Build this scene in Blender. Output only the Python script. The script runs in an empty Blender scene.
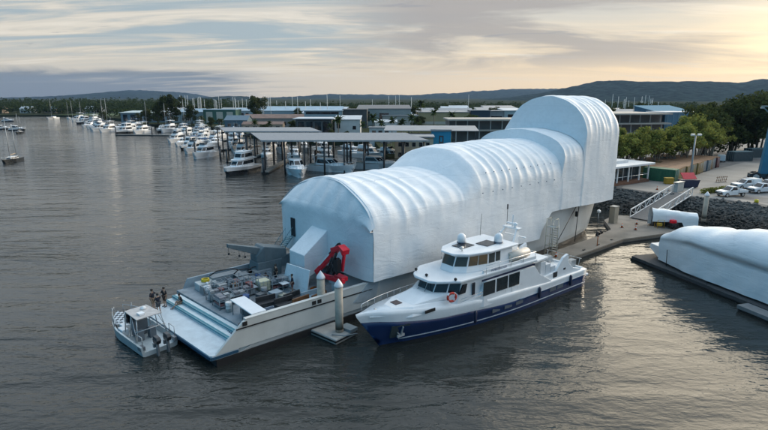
import bpy, bmesh, math, random
from mathutils import Vector, Matrix, noise as mnoise
R = math.radians
rnd = random.Random(7)
scene = bpy.context.scene
COL = scene.collection

# ---------------------------------------------------------------- materials
def _nt(name):
    m = bpy.data.materials.new(name); m.use_nodes = True
    nt = m.node_tree
    return m, nt, nt.nodes['Principled BSDF']

def mat(name, col, rough=.5, metal=0., var=.12, vs=2., bump=0., bs=25., emit=0, alpha_noise=None):
    """procedural paint: colour broken up by two noises, optional bump"""
    m, nt, b = _nt(name); N = nt.nodes.new; L = nt.links.new
    tc = N('ShaderNodeTexCoord')
    n = N('ShaderNodeTexNoise'); n.inputs['Scale'].default_value = vs; n.inputs['Detail'].default_value = 6
    L(tc.outputs['Object'], n.inputs['Vector'])
    r = N('ShaderNodeValToRGB'); e = r.color_ramp.elements
    e[0].position = .3; e[1].position = .72
    e[0].color = tuple(max(0, c*(1-var)) for c in col)+(1,); e[1].color = tuple(min(1, c*(1+var)) for c in col)+(1,)
    L(n.outputs['Fac'], r.inputs['Fac']); L(r.outputs['Color'], b.inputs['Base Color'])
    b.inputs['Roughness'].default_value = rough; b.inputs['Metallic'].default_value = metal
    if bump:
        n2 = N('ShaderNodeTexNoise'); n2.inputs['Scale'].default_value = bs; n2.inputs['Detail'].default_value = 5
        L(tc.outputs['Object'], n2.inputs['Vector'])
        bp = N('ShaderNodeBump'); bp.inputs['Strength'].default_value = bump; bp.inputs['Distance'].default_value = .05
        L(n2.outputs['Fac'], bp.inputs['Height']); L(bp.outputs['Normal'], b.inputs['Normal'])
    return m

def mat_corrugated(name, col, axis='X', period=.3, rough=.55, var=.15):
    m = mat(name, col, rough, 0, var, 1.2)
    nt = m.node_tree; N = nt.nodes.new; L = nt.links.new; b = nt.nodes['Principled BSDF']
    tc = N('ShaderNodeTexCoord'); w = N('ShaderNodeTexWave'); w.bands_direction = axis
    w.inputs['Scale'].default_value = 1/period/3.18; L(tc.outputs['Object'], w.inputs['Vector'])
    bp = N('ShaderNodeBump'); bp.inputs['Strength'].default_value = .8; bp.inputs['Distance'].default_value = .06
    L(w.outputs['Fac'], bp.inputs['Height']); L(bp.outputs['Normal'], b.inputs['Normal'])
    return m

def mat_leaf(name, dark, light):
    m = bpy.data.materials.new(name); m.use_nodes = True; nt = m.node_tree; nt.nodes.clear()
    N = nt.nodes.new; L = nt.links.new
    o = N('ShaderNodeOutputMaterial'); g = N('ShaderNodeNewGeometry'); tc = N('ShaderNodeTexCoord')
    n = N('ShaderNodeTexNoise'); n.inputs['Scale'].default_value = .55; L(tc.outputs['Object'], n.inputs['Vector'])
    oi = N('ShaderNodeObjectInfo')
    a = N('ShaderNodeMath'); a.operation = 'MULTIPLY_ADD'; L(g.outputs['Random Per Island'], a.inputs[0]); a.inputs[1].default_value = .45; L(n.outputs['Fac'], a.inputs[2])
    a2 = N('ShaderNodeMath'); a2.operation = 'MULTIPLY_ADD'; L(oi.outputs['Random'], a2.inputs[0]); a2.inputs[1].default_value = .3; L(a.outputs[0], a2.inputs[2])
    r = N('ShaderNodeValToRGB'); e = r.color_ramp.elements; e[0].position = .45; e[1].position = 1.15 if False else 1.
    e[0].color = dark+(1,); e[1].color = light+(1,); L(a2.outputs[0], r.inputs['Fac'])
    d = N('ShaderNodeBsdfDiffuse'); t = N('ShaderNodeBsdfTranslucent'); mx = N('ShaderNodeMixShader'); mx.inputs[0].default_value = .3
    L(r.outputs['Color'], d.inputs['Color']); L(r.outputs['Color'], t.inputs['Color'])
    L(d.outputs[0], mx.inputs[1]); L(t.outputs[0], mx.inputs[2]); L(mx.outputs[0], o.inputs['Surface'])
    return m

def mat_wrap(name, col=(.87, .88, .89)):
    """white shrink film: wrinkles, welded panel seams, slightly glossy"""
    m, nt, b = _nt(name); N = nt.nodes.new; L = nt.links.new
    tc = N('ShaderNodeTexCoord')
    mp = N('ShaderNodeMapping'); mp.inputs['Scale'].default_value = (.35, .8, 1.1); L(tc.outputs['Object'], mp.inputs['Vector'])
    n = N('ShaderNodeTexNoise'); n.inputs['Scale'].default_value = 1.3; n.inputs['Detail'].default_value = 7; n.inputs['Distortion'].default_value = 1.2
    L(mp.outputs['Vector'], n.inputs['Vector'])
    r = N('ShaderNodeValToRGB'); e = r.color_ramp.elements; e[0].position = .3; e[1].position = .7
    e[0].color = tuple(c*.93 for c in col)+(1,); e[1].color = col+(1,)
    L(n.outputs['Fac'], r.inputs['Fac'])
    br = N('ShaderNodeTexBrick'); br.offset = .37
    for k, v in dict(Scale=1., **{'Mortar Size': .014, 'Brick Width': 6.3, 'Row Height': 2.35, 'Mortar Smooth': .6}).items(): br.inputs[k].default_value = v
    br.inputs['Color1'].default_value = (1, 1, 1, 1); br.inputs['Color2'].default_value = (.955, .965, .97, 1); br.inputs['Mortar'].default_value = (.78, .8, .82, 1)
    sx = N('ShaderNodeSeparateXYZ'); L(tc.outputs['Object'], sx.inputs[0]); cx = N('ShaderNodeCombineXYZ')
    ad = N('ShaderNodeMath'); ad.operation = 'ADD'; L(sx.outputs['X'], ad.inputs[0]); L(sx.outputs['Y'], ad.inputs[1])
    L(ad.outputs[0], cx.inputs['X']); L(sx.outputs['Z'], cx.inputs['Y']); L(cx.outputs[0], br.inputs['Vector'])
    mu = N('ShaderNodeMixRGB'); mu.blend_type = 'MULTIPLY'; mu.inputs[0].default_value = 1
    L(r.outputs['Color'], mu.inputs[1]); L(br.outputs['Color'], mu.inputs[2]); L(mu.outputs[0], b.inputs['Base Color'])
    b.inputs['Roughness'].default_value = .55; b.inputs['Specular IOR Level'].default_value = .35
    n2 = N('ShaderNodeTexNoise'); n2.inputs['Scale'].default_value = 1.0; n2.inputs['Detail'].default_value = 4; n2.inputs['Distortion'].default_value = 2.0
    L(mp.outputs['Vector'], n2.inputs['Vector'])
    n3 = N('ShaderNodeTexVoronoi'); n3.feature = 'DISTANCE_TO_EDGE'; n3.inputs['Scale'].default_value = .42; L(n2.outputs['Color'], n3.inputs['Vector'])
    wv = N('ShaderNodeMixRGB'); wv.inputs[0].default_value = .6; L(mp.outputs['Vector'], wv.inputs[1]); L(n2.outputs['Color'], wv.inputs[2]); L(wv.outputs[0], n3.inputs['Vector']); n3.inputs['Scale'].default_value = 1.6
    cr = N('ShaderNodeMapRange'); cr.inputs['From Max'].default_value = .12; L(n3.outputs['Distance'], cr.inputs['Value'])
    hs = N('ShaderNodeMath'); hs.operation = 'MULTIPLY_ADD'; L(cr.outputs['Result'], hs.inputs[0]); hs.inputs[1].default_value = -.28; L(n2.outputs['Fac'], hs.inputs[2])
    bp = N('ShaderNodeBump'); bp.inputs['Strength'].default_value = .2; bp.inputs['Distance'].default_value = .14
    L(hs.outputs[0], bp.inputs['Height'])
    bp2 = N('ShaderNodeBump'); bp2.inputs['Strength'].default_value = .5; bp2.inputs['Distance'].default_value = .03; bp2.invert = True
    L(br.outputs['Fac'], bp2.inputs['Height']); L(bp.outputs['Normal'], bp2.inputs['Normal']); L(bp2.outputs['Normal'], b.inputs['Normal'])
    return m

def mat_checker(name, c1, c2, sc):
    m, nt, b = _nt(name); N = nt.nodes.new; L = nt.links.new
    tc = N('ShaderNodeTexCoord'); ch = N('ShaderNodeTexChecker'); ch.inputs['Scale'].default_value = sc
    ch.inputs['Color1'].default_value = c1+(1,); ch.inputs['Color2'].default_value = c2+(1,)
    L(tc.outputs['Object'], ch.inputs['Vector']); L(ch.outputs['Color'], b.inputs['Base Color']); b.inputs['Roughness'].default_value = .6
    return m

def mat_zgrade(name, low, high, z0, z1, rough=.8, var=.35, vs=1.5, bump=.6, bs=6.):
    """a surface whose own colour differs below a tide line"""
    m, nt, b = _nt(name); N = nt.nodes.new; L = nt.links.new
    g = N('ShaderNodeNewGeometry'); s = N('ShaderNodeSeparateXYZ'); L(g.outputs['Position'], s.inputs[0])
    mr = N('ShaderNodeMapRange'); mr.inputs['From Min'].default_value = z0; mr.inputs['From Max'].default_value = z1; L(s.outputs['Z'], mr.inputs['Value'])
    n = N('ShaderNodeTexNoise'); n.inputs['Scale'].default_value = vs; n.inputs['Detail'].default_value = 6; L(g.outputs['Position'], n.inputs['Vector'])
    mx = N('ShaderNodeMixRGB'); mx.inputs[1].default_value = low+(1,); mx.inputs[2].default_value = high+(1,); L(mr.outputs['Result'], mx.inputs[0])
    mu = N('ShaderNodeMixRGB'); mu.blend_type = 'MULTIPLY'; mu.inputs[0].default_value = 1
    r = N('ShaderNodeValToRGB'); e = r.color_ramp.elements; e[0].position = .3; e[1].position = .7
    e[0].color = (1-var,)*3+(1,); e[1].color = (1+var,)*3+(1,)
    L(n.outputs['Fac'], r.inputs['Fac']); L(mx.outputs[0], mu.inputs[1]); L(r.outputs['Color'], mu.inputs[2]); L(mu.outputs[0], b.inputs['Base Color'])
    b.inputs['Roughness'].default_value = rough
    n2 = N('ShaderNodeTexNoise'); n2.inputs['Scale'].default_value = bs; n2.inputs['Detail'].default_value = 5; L(g.outputs['Position'], n2.inputs['Vector'])
    bp = N('ShaderNodeBump'); bp.inputs['Strength'].default_value = bump; bp.inputs['Distance'].default_value = .08
    L(n2.outputs['Fac'], bp.inputs['Height']); L(bp.outputs['Normal'], b.inputs['Normal'])
    return m

def mat_water():
    m, nt, b = _nt('river_water'); N = nt.nodes.new; L = nt.links.new
    b.inputs['Base Color'].default_value = (.022, .025, .023, 1); b.inputs['Roughness'].default_value = .06; b.inputs['IOR'].default_value = 1.33
    g = N('ShaderNodeNewGeometry')
    def nz(scale, sc, det, rot=0, dist=0.):
        mp = N('ShaderNodeMapping'); mp.inputs['Scale'].default_value = sc; mp.inputs['Rotation'].default_value = (0, 0, R(rot)); L(g.outputs['Position'], mp.inputs['Vector'])
        n = N('ShaderNodeTexNoise'); n.inputs['Scale'].default_value = scale; n.inputs['Detail'].default_value = det; n.inputs['Distortion'].default_value = dist
        L(mp.outputs['Vector'], n.inputs['Vector']); return n.outputs['Fac']
    a = nz(.30, (.3, 1, 1), 2, 10, .5); c = nz(1.2, (.45, 1, 1), 3, -9, .5); big = nz(.022, (.35, 1, 1), 3, 14, .8); fine = nz(3.6, (.5, 1, 1), 2, 4, .3)
    def mul(x, v):
        k = N('ShaderNodeMath'); k.operation = 'MULTIPLY'; L(x, k.inputs[0])
        if isinstance(v, float): k.inputs[1].default_value = v
        else: L(v, k.inputs[1])
        return k.outputs[0]
    s = N('ShaderNodeMath'); s.operation = 'ADD'; s0 = N('ShaderNodeMath'); s0.operation = 'ADD'; L(mul(c, .27), s0.inputs[0]); L(mul(fine, .10), s0.inputs[1]); L(mul(a, 1.0), s.inputs[0]); L(s0.outputs[0], s.inputs[1])
    pr = N('ShaderNodeMapRange'); pr.inputs['From Min'].default_value = .35; pr.inputs['From Max'].default_value = .65; pr.inputs['To Min'].default_value = .3; pr.inputs['To Max'].default_value = 1.; L(big, pr.inputs['Value'])
    sx = N('ShaderNodeSeparateXYZ'); L(g.outputs['Position'], sx.inputs[0]); sh_ = N('ShaderNodeMapRange'); sh_.interpolation_type = 'SMOOTHSTEP'; sh_.inputs['From Min'].default_value = -14; sh_.inputs['From Max'].default_value = 6; sh_.inputs['To Min'].default_value = 1.4; sh_.inputs['To Max'].default_value = .42; L(sx.outputs['X'], sh_.inputs['Value'])   # the basin lies in the lee of the ships
    h = mul(mul(s.outputs[0], pr.outputs['Result']), sh_.outputs['Result'])
    bp = N('ShaderNodeBump'); bp.inputs['Strength'].default_value = 1.; bp.inputs['Distance'].default_value = WAVE; L(h, bp.inputs['Height']); L(bp.outputs['Normal'], b.inputs['Normal'])
    return m
WAVE = .72

MAT = {}
def P(key, *a, **k):
    if a == ((),): a = ()
    if key not in MAT: MAT[key] = mat(key, *a, **k)
    return MAT[key]
white = P('white_gelcoat', (.8, .81, .82), .28, 0, .04, 1.5)
navy = P('navy_hull_paint', (.012, .036, .115), .2, 0, .15, .8)
black = P('black_rubber', (.012, .012, .013), .6, 0, .2, 3)
glass = P('tinted_glass', (.012, .016, .02), .06, 0, .2, 1)
olive_glass = P('bronze_tinted_glass', (.05, .05, .04), .08, 0, .2, 1)
alu = P('aluminium', (.45, .47, .48), .4, .6, .12, 4)
steelgrey = P('grey_deck_paint', (.27, .33, .37), .6, 0, .18, 1.2, bump=.2)
concrete = P('concrete', (.34, .33, .31), .85, 0, .22, .8, bump=.4)
offwhite = P('offwhite_hull_paint', (.58, .58, .55), .4, 0, .1, .6)
red = P('red_crane_paint', (.72, .012, .03), .35, 0, .15, 3)
darksteel = P('dark_steel', (.05, .055, .06), .5, .3, .2, 5)
wood = P('weathered_timber', (.2, .16, .12), .8, 0, .3, 4, bump=.4)
skin = P('skin', (.42, .25, .17), .55, 0, .1, 20)
hairm = P('dark_hair', (.02, .015, .012), .6, 0, .3, 40)
wrapm = mat_wrap('shrink_wrap_film')
wrapm2 = mat_wrap('worn_tarp_film', (.82, .85, .87))

# ---------------------------------------------------------------- mesh builder
class MB:
    def __init__(s): s.bm = bmesh.new()
    def shear(s, k):
        for v in s.bm.verts: v.co.x -= k*v.co.y
        return s
    def box(s, c, d, rz=0., rx=0., ry=0., bev=0.):
        m = Matrix.Translation(c) @ Matrix.Rotation(rz, 4, 'Z') @ Matrix.Rotation(ry, 4, 'Y') @ Matrix.Rotation(rx, 4, 'X') @ Matrix.Diagonal((d[0], d[1], d[2], 1))
        r = bmesh.ops.create_cube(s.bm, size=1, matrix=m)
        if bev:
            vs = set(r['verts']); es = [e for e in s.bm.edges if e.verts[0] in vs and e.verts[1] in vs]
            bmesh.ops.bevel(s.bm, geom=es, offset=bev, segments=2, affect='EDGES', profile=.5)
        return s
    def span(s, a, b, bev=0.):
        return s.box([(a[i]+b[i])/2 for i in range(3)], [abs(a[i]-b[i]) for i in range(3)], bev=bev)
    def bar(s, a, b, w, h=None):
        a = Vector(a); b = Vector(b); d = b-a; q = d.to_track_quat('X', 'Z').to_matrix().to_4x4()
        bmesh.ops.create_cube(s.bm, size=1, matrix=Matrix.Translation((a+b)/2) @ q @ Matrix.Diagonal((d.length, w, h or w, 1))); return s
    def tube(s, pts, r, n=8, r2=None, cap=True):
        pts = [Vector(p) for p in pts]; rings = []
        for i, p in enumerate(pts):
            d = (pts[min(i+1, len(pts)-1)]-pts[max(i-1, 0)]).normalized()
            u = d.orthogonal().normalized() if i == 0 else (u - d*u.dot(d)).normalized()
            v = d.cross(u); rr = r[i] if isinstance(r, (list, tuple)) else (r if r2 is None else r+(r2-r)*i/max(1, len(pts)-1))
            rings.append([s.bm.verts.new(p+(u*math.cos(2*math.pi*k/n)+v*math.sin(2*math.pi*k/n))*rr) for k in range(n)])
        for a, b in zip(rings, rings[1:]):
            for k in range(n):
                f = s.bm.faces.new((a[k], a[(k+1) % n], b[(k+1) % n], b[k])); f.smooth = True
        if cap:
            s.bm.faces.new(rings[0][::-1]); s.bm.faces.new(rings[-1])
        return s
    def cyl(s, c, r, z0, z1, n=16, r2=None):
        return s.tube([(c[0], c[1], z0), (c[0], c[1], z1)], [r, r if r2 is None else r2], n)
    def lathe(s, c, prof, n=16, sx=1., sy=1.):
        rings = [[s.bm.verts.new((c[0]+r*sx*math.cos(2*math.pi*k/n), c[1]+r*sy*math.sin(2*math.pi*k/n), c[2]+z)) for k in range(n)] for r, z in prof]
        for a, b in zip(rings, rings[1:]):
            for k in range(n):
                f = s.bm.faces.new((a[k], a[(k+1) % n], b[(k+1) % n], b[k])); f.smooth = True
        if prof[0][0] > 1e-4: s.bm.faces.new(rings[0][::-1])
        if prof[-1][0] > 1e-4: s.bm.faces.new(rings[-1])
        return s
    def ball(s, c, r, n=12, m=8, sc=(1, 1, 1)):
        bmesh.ops.create_uvsphere(s.bm, u_segments=n, v_segments=m, radius=1, matrix=Matrix.Translation(c) @ Matrix.Diagonal((r*sc[0], r*sc[1], r*sc[2], 1))); return s
    def loft(s, secs, closed=True, caps=True, smooth=False):
        rings = [[s.bm.verts.new(p) for p in sec] for sec in secs]; n = len(rings[0])
        for a, b in zip(rings, rings[1:]):
            for k in range(n if closed else n-1):
                j = (k+1) % n
                try: f = s.bm.faces.new((a[k], a[j], b[j], b[k])); f.smooth = smooth
                except ValueError: pass
        if caps and closed:
            for ring in (rings[0][::-1], rings[-1]):
                try: s.bm.faces.new(ring)
                except ValueError: pass
        return s
    def prism(s, poly, z0, z1):
        """poly (x,y) extruded in z; z0/z1 floats or functions"""
        f0 = z0 if callable(z0) else (lambda x, y: z0); f1 = z1 if callable(z1) else (lambda x, y: z1)
        return s.loft([[(x, y, f0(x, y)) for x, y in poly], [(x, y, f1(x, y)) for x, y in poly]])
    def frustum(s, lo, z0, hi, z1): return s.loft([[(x, y, z0) for x, y in lo], [(x, y, z1) for x, y in hi]])
    def yprism(s, poly, y0, y1): return s.loft([[(x, y0, z) for x, z in poly], [(x, y1, z) for x, z in poly]])
    def quad(s, *p): s.bm.faces.new([s.bm.verts.new(q) for q in p]); return s
    def build(s, name, m, parent=None, smooth=None, weld=False, bevel=0.):
        if weld: bmesh.ops.remove_doubles(s.bm, verts=s.bm.verts[:], dist=1e-4)
        bmesh.ops.recalc_face_normals(s.bm, faces=s.bm.faces[:])
        me = bpy.data.meshes.new(name); s.bm.to_mesh(me); s.bm.free()
        if smooth: me.polygons.foreach_set('use_smooth', [True]*len(me.polygons))
        me.materials.append(m)
        o = bpy.data.objects.new(name, me); COL.objects.link(o)
        if parent is not None: o.parent = parent
        if bevel:
            bv = o.modifiers.new('edge', 'BEVEL'); bv.width = bevel; bv.segments = 2; bv.limit_method = 'ANGLE'
        return o

def tag(o, label=None, cat=None, group=None, kind=None):
    if label: o['label'] = label
    if cat: o['category'] = cat
    if group: o['group'] = group
    if kind: o['kind'] = kind
    return o
def T(name, label, cat, loc=(0, 0, 0), rz=0., group=None):
    o = bpy.data.objects.new(name, None); COL.objects.link(o); o.location = loc; o.rotation_euler = (0, 0, rz); o.empty_display_size = .3
    return tag(o, label, cat, group)
def kids(o): return [c for c in KIDS.get(o.name, [])]
def dup(root, loc, rz, label, group=None, scale=None):
    def cp(o, par):
        c = o.copy(); COL.objects.link(c)
        if par is not None:
            c.parent = par
        for ch in list(o.children): cp(ch, c)
        return c
    r = cp(root, None); r.location = loc; r.rotation_euler = (0, 0, rz); r['label'] = label
    if group: r['group'] = group
    if scale: r.scale = (scale,)*3 if isinstance(scale, (int, float)) else scale
    return r
def text_part(body, name, m, parent, loc, rot, size):
    cu = bpy.data.curves.new(name, 'FONT'); cu.body = body; cu.size = size; cu.extrude = .01; cu.align_x = 'CENTER'; cu.align_y = 'CENTER'
    tmp = bpy.data.objects.new('tmp', cu); COL.objects.link(tmp)
    dg = bpy.context.evaluated_depsgraph_get(); me = bpy.data.meshes.new_from_object(tmp.evaluated_get(dg)); bpy.data.objects.remove(tmp)
    me.name = name; me.materials.clear(); me.materials.append(m)
    o = bpy.data.objects.new(name, me); COL.objects.link(o); o.parent = parent; o.location = loc; o.rotation_euler = rot
    return o
# ---------------------------------------------------------------- camera, light, sky, air
cam = bpy.data.cameras.new('camera'); camo = bpy.data.objects.new('camera', cam); COL.objects.link(camo)
camo.location = (0, 0, 20); camo.rotation_euler = (R(90-13), 0, 0); cam.lens = 24; cam.sensor_width = 36; cam.clip_end = 40000; cam.clip_start = .1
scene.camera = camo
SUN_EL, SUN_AZ = R(12), R(52)            # azimuth clockwise from +Y
sd = Vector((math.sin(SUN_AZ)*math.cos(SUN_EL), math.cos(SUN_AZ)*math.cos(SUN_EL), math.sin(SUN_EL)))
sun = bpy.data.lights.new('sun', 'SUN'); suno = bpy.data.objects.new('sun', sun); COL.objects.link(suno)
sun.energy = 1.7; sun.angle = R(12); sun.color = (1, .84, .64); suno.rotation_euler = sd.to_track_quat('Z', 'Y').to_euler()
w = bpy.data.worlds.new('World'); scene.world = w; w.use_nodes = True
def build_sky():
    nt = w.node_tree; nt.nodes.clear(); N = nt.nodes.new; L = nt.links.new
    def math_(op, a, b=None, c=None, clamp=False):
        k = N('ShaderNodeMath'); k.operation = op; k.use_clamp = clamp
        for i, v in enumerate((a, b, c)):
            if v is None: continue
            if isinstance(v, (int, float)): k.inputs[i].default_value = v
            else: L(v, k.inputs[i])
        return k.outputs[0]
    def rng(v, a, b, c=0., d=1.):
        k = N('ShaderNodeMapRange'); k.interpolation_type = 'SMOOTHSTEP'; L(v, k.inputs['Value'])
        for n_, x in zip(('From Min', 'From Max', 'To Min', 'To Max'), (a, b, c, d)): k.inputs[n_].default_value = x
        return k.outputs['Result']
    def mix(f, a, b):
        k = N('ShaderNodeMixRGB')
        if isinstance(f, (int, float)): k.inputs[0].default_value = f
        else: L(f, k.inputs[0])
        for i, v in ((1, a), (2, b)):
            if isinstance(v, tuple): k.inputs[i].default_value = v+(1,)
            else: L(v, k.inputs[i])
        return k.outputs[0]
    tc = N('ShaderNodeTexCoord'); s = N('ShaderNodeSeparateXYZ'); L(tc.outputs['Generated'], s.inputs[0]); x, y, z = s.outputs
    zp = math_('MAXIMUM', z, 0.)
    den = math_('ADD', zp, .085)
    def cloud(rot, sc, scale, det, dist, off=(0, 0, 0), rough=.55):
        c = N('ShaderNodeCombineXYZ'); L(math_('DIVIDE', x, den), c.inputs[0]); L(math_('DIVIDE', y, den), c.inputs[1])
        mp = N('ShaderNodeMapping'); L(c.outputs[0], mp.inputs['Vector']); mp.inputs['Rotation'].default_value = (0, 0, R(rot)); mp.inputs['Scale'].default_value = sc; mp.inputs['Location'].default_value = off
        n = N('ShaderNodeTexNoise'); n.inputs['Scale'].default_value = scale; n.inputs['Detail'].default_value = det; n.inputs['Distortion'].default_value = dist; n.inputs['Roughness'].default_value = rough
        L(mp.outputs['Vector'], n.inputs['Vector']); return n.outputs['Fac']
    wisp = cloud(-30, (.26, 1, 1), 1.9, 10, .9, (0, 0, 0), .6); mass = cloud(15, (.5, 1, 1), .6, 9, .9, (3.3, 1.7, 0), .6); small = cloud(-20, (.4, 1, 1), 2.0, 8, .8, (8.1, .4, 0), .6)
    az = x                                            # sine of azimuth near the horizon
    warm = mix(rng(az, -.35, .5), (.52, .45, .345), (.78, .56, .30))
    base = mix(rng(z, .015, .17), warm, (.475, .44, .38))
    gap = math_('MULTIPLY', rng(wisp, .40, .60, 1., 0.), math_('MULTIPLY', rng(az, -.15, .25, 1., .25), rng(z, .03, .10)))
    c1 = mix(math_('MULTIPLY', gap, .85), base, (.22, .285, .325))
    brt = math_('MULTIPLY', rng(wisp, .52, .68), rng(z, .01, .06)); c1 = mix(math_('MULTIPLY', brt, .7), c1, (.60, .55, .47))
    mv = math_('MULTIPLY', rng(mass, .36, .55), math_('MULTIPLY', rng(az, -.18, .10), rng(z, .025, .08)))
    c2 = mix(math_('MULTIPLY', mv, .85), c1, (.255, .225, .21))
    sm = math_('MULTIPLY', rng(small, .60, .68), rng(z, .04, .07)); c2 = mix(math_('MULTIPLY', sm, .6), c2, (.21, .21, .225))
    ed = math_('ADD', z, math_('MULTIPLY', math_('SUBTRACT', mass, .5), .075))
    bank = math_('MULTIPLY', rng(ed, .028, .052, 1., 0.), rng(math_('ADD', az, math_('MULTIPLY', math_('SUBTRACT', small, .5), .5)), -.42, -.16, 1., 0.))
    c3 = mix(math_('MULTIPLY', bank, .88), c2, (.085, .112, .145))
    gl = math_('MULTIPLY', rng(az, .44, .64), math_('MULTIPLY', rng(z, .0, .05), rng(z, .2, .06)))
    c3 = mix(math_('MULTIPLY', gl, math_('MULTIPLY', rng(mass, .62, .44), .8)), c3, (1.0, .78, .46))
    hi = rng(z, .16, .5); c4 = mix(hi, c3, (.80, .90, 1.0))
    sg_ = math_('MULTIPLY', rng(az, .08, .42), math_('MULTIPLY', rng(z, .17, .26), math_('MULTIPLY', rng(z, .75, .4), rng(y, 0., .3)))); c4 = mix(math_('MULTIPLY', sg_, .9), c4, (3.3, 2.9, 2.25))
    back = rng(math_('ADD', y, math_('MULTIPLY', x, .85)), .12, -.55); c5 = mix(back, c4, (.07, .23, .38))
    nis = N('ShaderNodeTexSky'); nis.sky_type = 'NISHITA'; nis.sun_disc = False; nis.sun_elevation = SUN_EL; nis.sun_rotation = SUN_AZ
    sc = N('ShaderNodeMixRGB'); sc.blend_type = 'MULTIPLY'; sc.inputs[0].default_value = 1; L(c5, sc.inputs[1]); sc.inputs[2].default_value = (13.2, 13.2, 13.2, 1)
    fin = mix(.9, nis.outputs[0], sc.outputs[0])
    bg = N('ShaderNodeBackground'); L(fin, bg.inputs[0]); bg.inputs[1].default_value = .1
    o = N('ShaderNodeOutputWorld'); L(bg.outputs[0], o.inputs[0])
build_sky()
w.cycles.sampling_method = 'AUTOMATIC'
scene.view_settings.view_transform = 'Standard'; scene.view_settings.look = 'None'; scene.view_settings.gamma = 1; scene.view_settings.use_curve_mapping = False; scene.view_settings.exposure = .3
scene.render.engine = 'CYCLES'; cy = scene.cycles; cy.use_denoising = True; cy.max_bounces = 6; cy.diffuse_bounces = 3; cy.glossy_bounces = 3; cy.transmission_bounces = 3; cy.volume_bounces = 0; cy.transparent_max_bounces = 6
cy.sample_clamp_indirect = 6; cy.caustics_reflective = False; cy.caustics_refractive = False; cy.use_adaptive_sampling = True; cy.adaptive_threshold = .015
def haze():
    m = bpy.data.materials.new('hazy_air'); m.use_nodes = True; nt = m.node_tree; nt.nodes.clear()
    v = nt.nodes.new('ShaderNodeVolumePrincipled'); v.inputs['Density'].default_value = 5.0e-5; v.inputs['Color'].default_value = (.34, .52, .82, 1); v.inputs['Anisotropy'].default_value = .2
    o = nt.nodes.new('ShaderNodeOutputMaterial'); nt.links.new(v.outputs[0], o.inputs['Volume'])
    tag(MB().span((-6200, -170, -6), (6200, 9000, 330)).build('haze', m), kind='stuff')
haze()

# ---------------------------------------------------------------- water and land
def structure(o): o['kind'] = 'structure'; return o
wm = mat_water()
bm = MB(); bm.quad((-6000, -150, 0), (6000, -150, 0), (6000, 8900, 0), (-6000, 8900, 0)); structure(bm.build('water', wm))
SHORE = [(-3000, 640), (-900, 600), (-520, 545), (-400, 532), (-352, 540), (-318, 520), (-262, 482), (-205, 420), (-172, 352), (-120, 338), (-92, 300), (-70, 262), (-40, 226), (-4, 214), (0, 168), (2.5, 149), (14, 146), (24, 130)]
landm = P('scrubby_ground', (.05, .055, .032), .95, 0, .4, .05, bump=.5, bs=2)
poly = SHORE + [(60, 146), (140, 200), (3000, 900), (5000, 8500), (-5000, 8500), (-5000, 640)]
lb = MB(); lb.prism(poly, -3., 2.); structure(lb.build('land', landm))
TOP = [(24, 128), (36, 108), (44, 97.1), (49.3, 91.4), (55, 87.6), (59, 83.8), (61, 78.5), (66, 66), (76, 42)]
BASE = [(17, 124), (30, 103), (38.2, 93), (44.8, 86.2), (51.2, 81.6), (54.2, 76.5), (55.2, 71.5), (60, 59), (69, 38)]
hardm = mat('hardstand_asphalt', (.17, .165, .16), .9, 0, .42, .2, bump=.3, bs=8)
hard = TOP + [(200, 42), (420, 260), (160, 330), (60, 215), (30, 150)]
structure(MB().prism(hard, -2., 3.).build('hardstand', hardm))
padm = P('pale_concrete_apron', (.27, .25, .225), .9, 0, .2, .15, bump=.3, bs=6)
structure(MB().prism([(45.5, 96.8), (49.9, 92.2), (55.3, 88.5), (59.5, 84.6), (62, 80.5), (63.2, 81), (60.5, 86.5), (62, 92), (72, 104), (100, 132), (96, 136), (62, 107.5), (56, 104.8), (47, 99)], 2.9, 3.006).build('path', padm))
# tide-marked riprap slope
rock = mat_zgrade('riprap_rock', (.026, .024, .02), (.08, .08, .076), 1.0, 2.2)
def riprap():
    sb = MB()
    sl = [[(TOP[i][0], TOP[i][1], 2.98), ((TOP[i][0]*.5+BASE[i][0]*.5), (TOP[i][1]*.5+BASE[i][1]*.5), 1.45), (BASE[i][0], BASE[i][1], -.1), (BASE[i][0]*1.15-TOP[i][0]*.15, BASE[i][1]*1.15-TOP[i][1]*.15, -1)] for i in range(len(TOP))]
    sb.loft(sl, closed=False); structure(sb.build('seawall_bank', rock))
    s = MB(); r = random.Random(3)
    for k in range(2300):
        i = min(len(TOP)-2, int(r.random()*(len(TOP)-1))) ; f = r.random(); g = r.random()
        t = [TOP[i][j]+(TOP[i+1][j]-TOP[i][j])*f for j in (0, 1)]; b = [BASE[i][j]+(BASE[i+1][j]-BASE[i][j])*f for j in (0, 1)]
        x = t[0]+(b[0]-t[0])*g; y = t[1]+(b[1]-t[1])*g; z = 2.95*(1-g)
        q = bmesh.ops.create_icosphere(s.bm, subdivisions=1, radius=1, matrix=Matrix.Translation((x, y, z)) @ Matrix.Rotation(r.random()*6, 4, Vector((r.random(), r.random(), r.random())).normalized()) @ Matrix.Diagonal((r.uniform(.22, .55), r.uniform(.2, .45), r.uniform(.15, .35), 1)))
        for v in q['verts']: v.co += Vector((r.uniform(-1, 1), r.uniform(-1, 1), r.uniform(-1, 1)))*.07
    tag(s.build('riprap_stones', rock), kind='stuff')
riprap()
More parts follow.
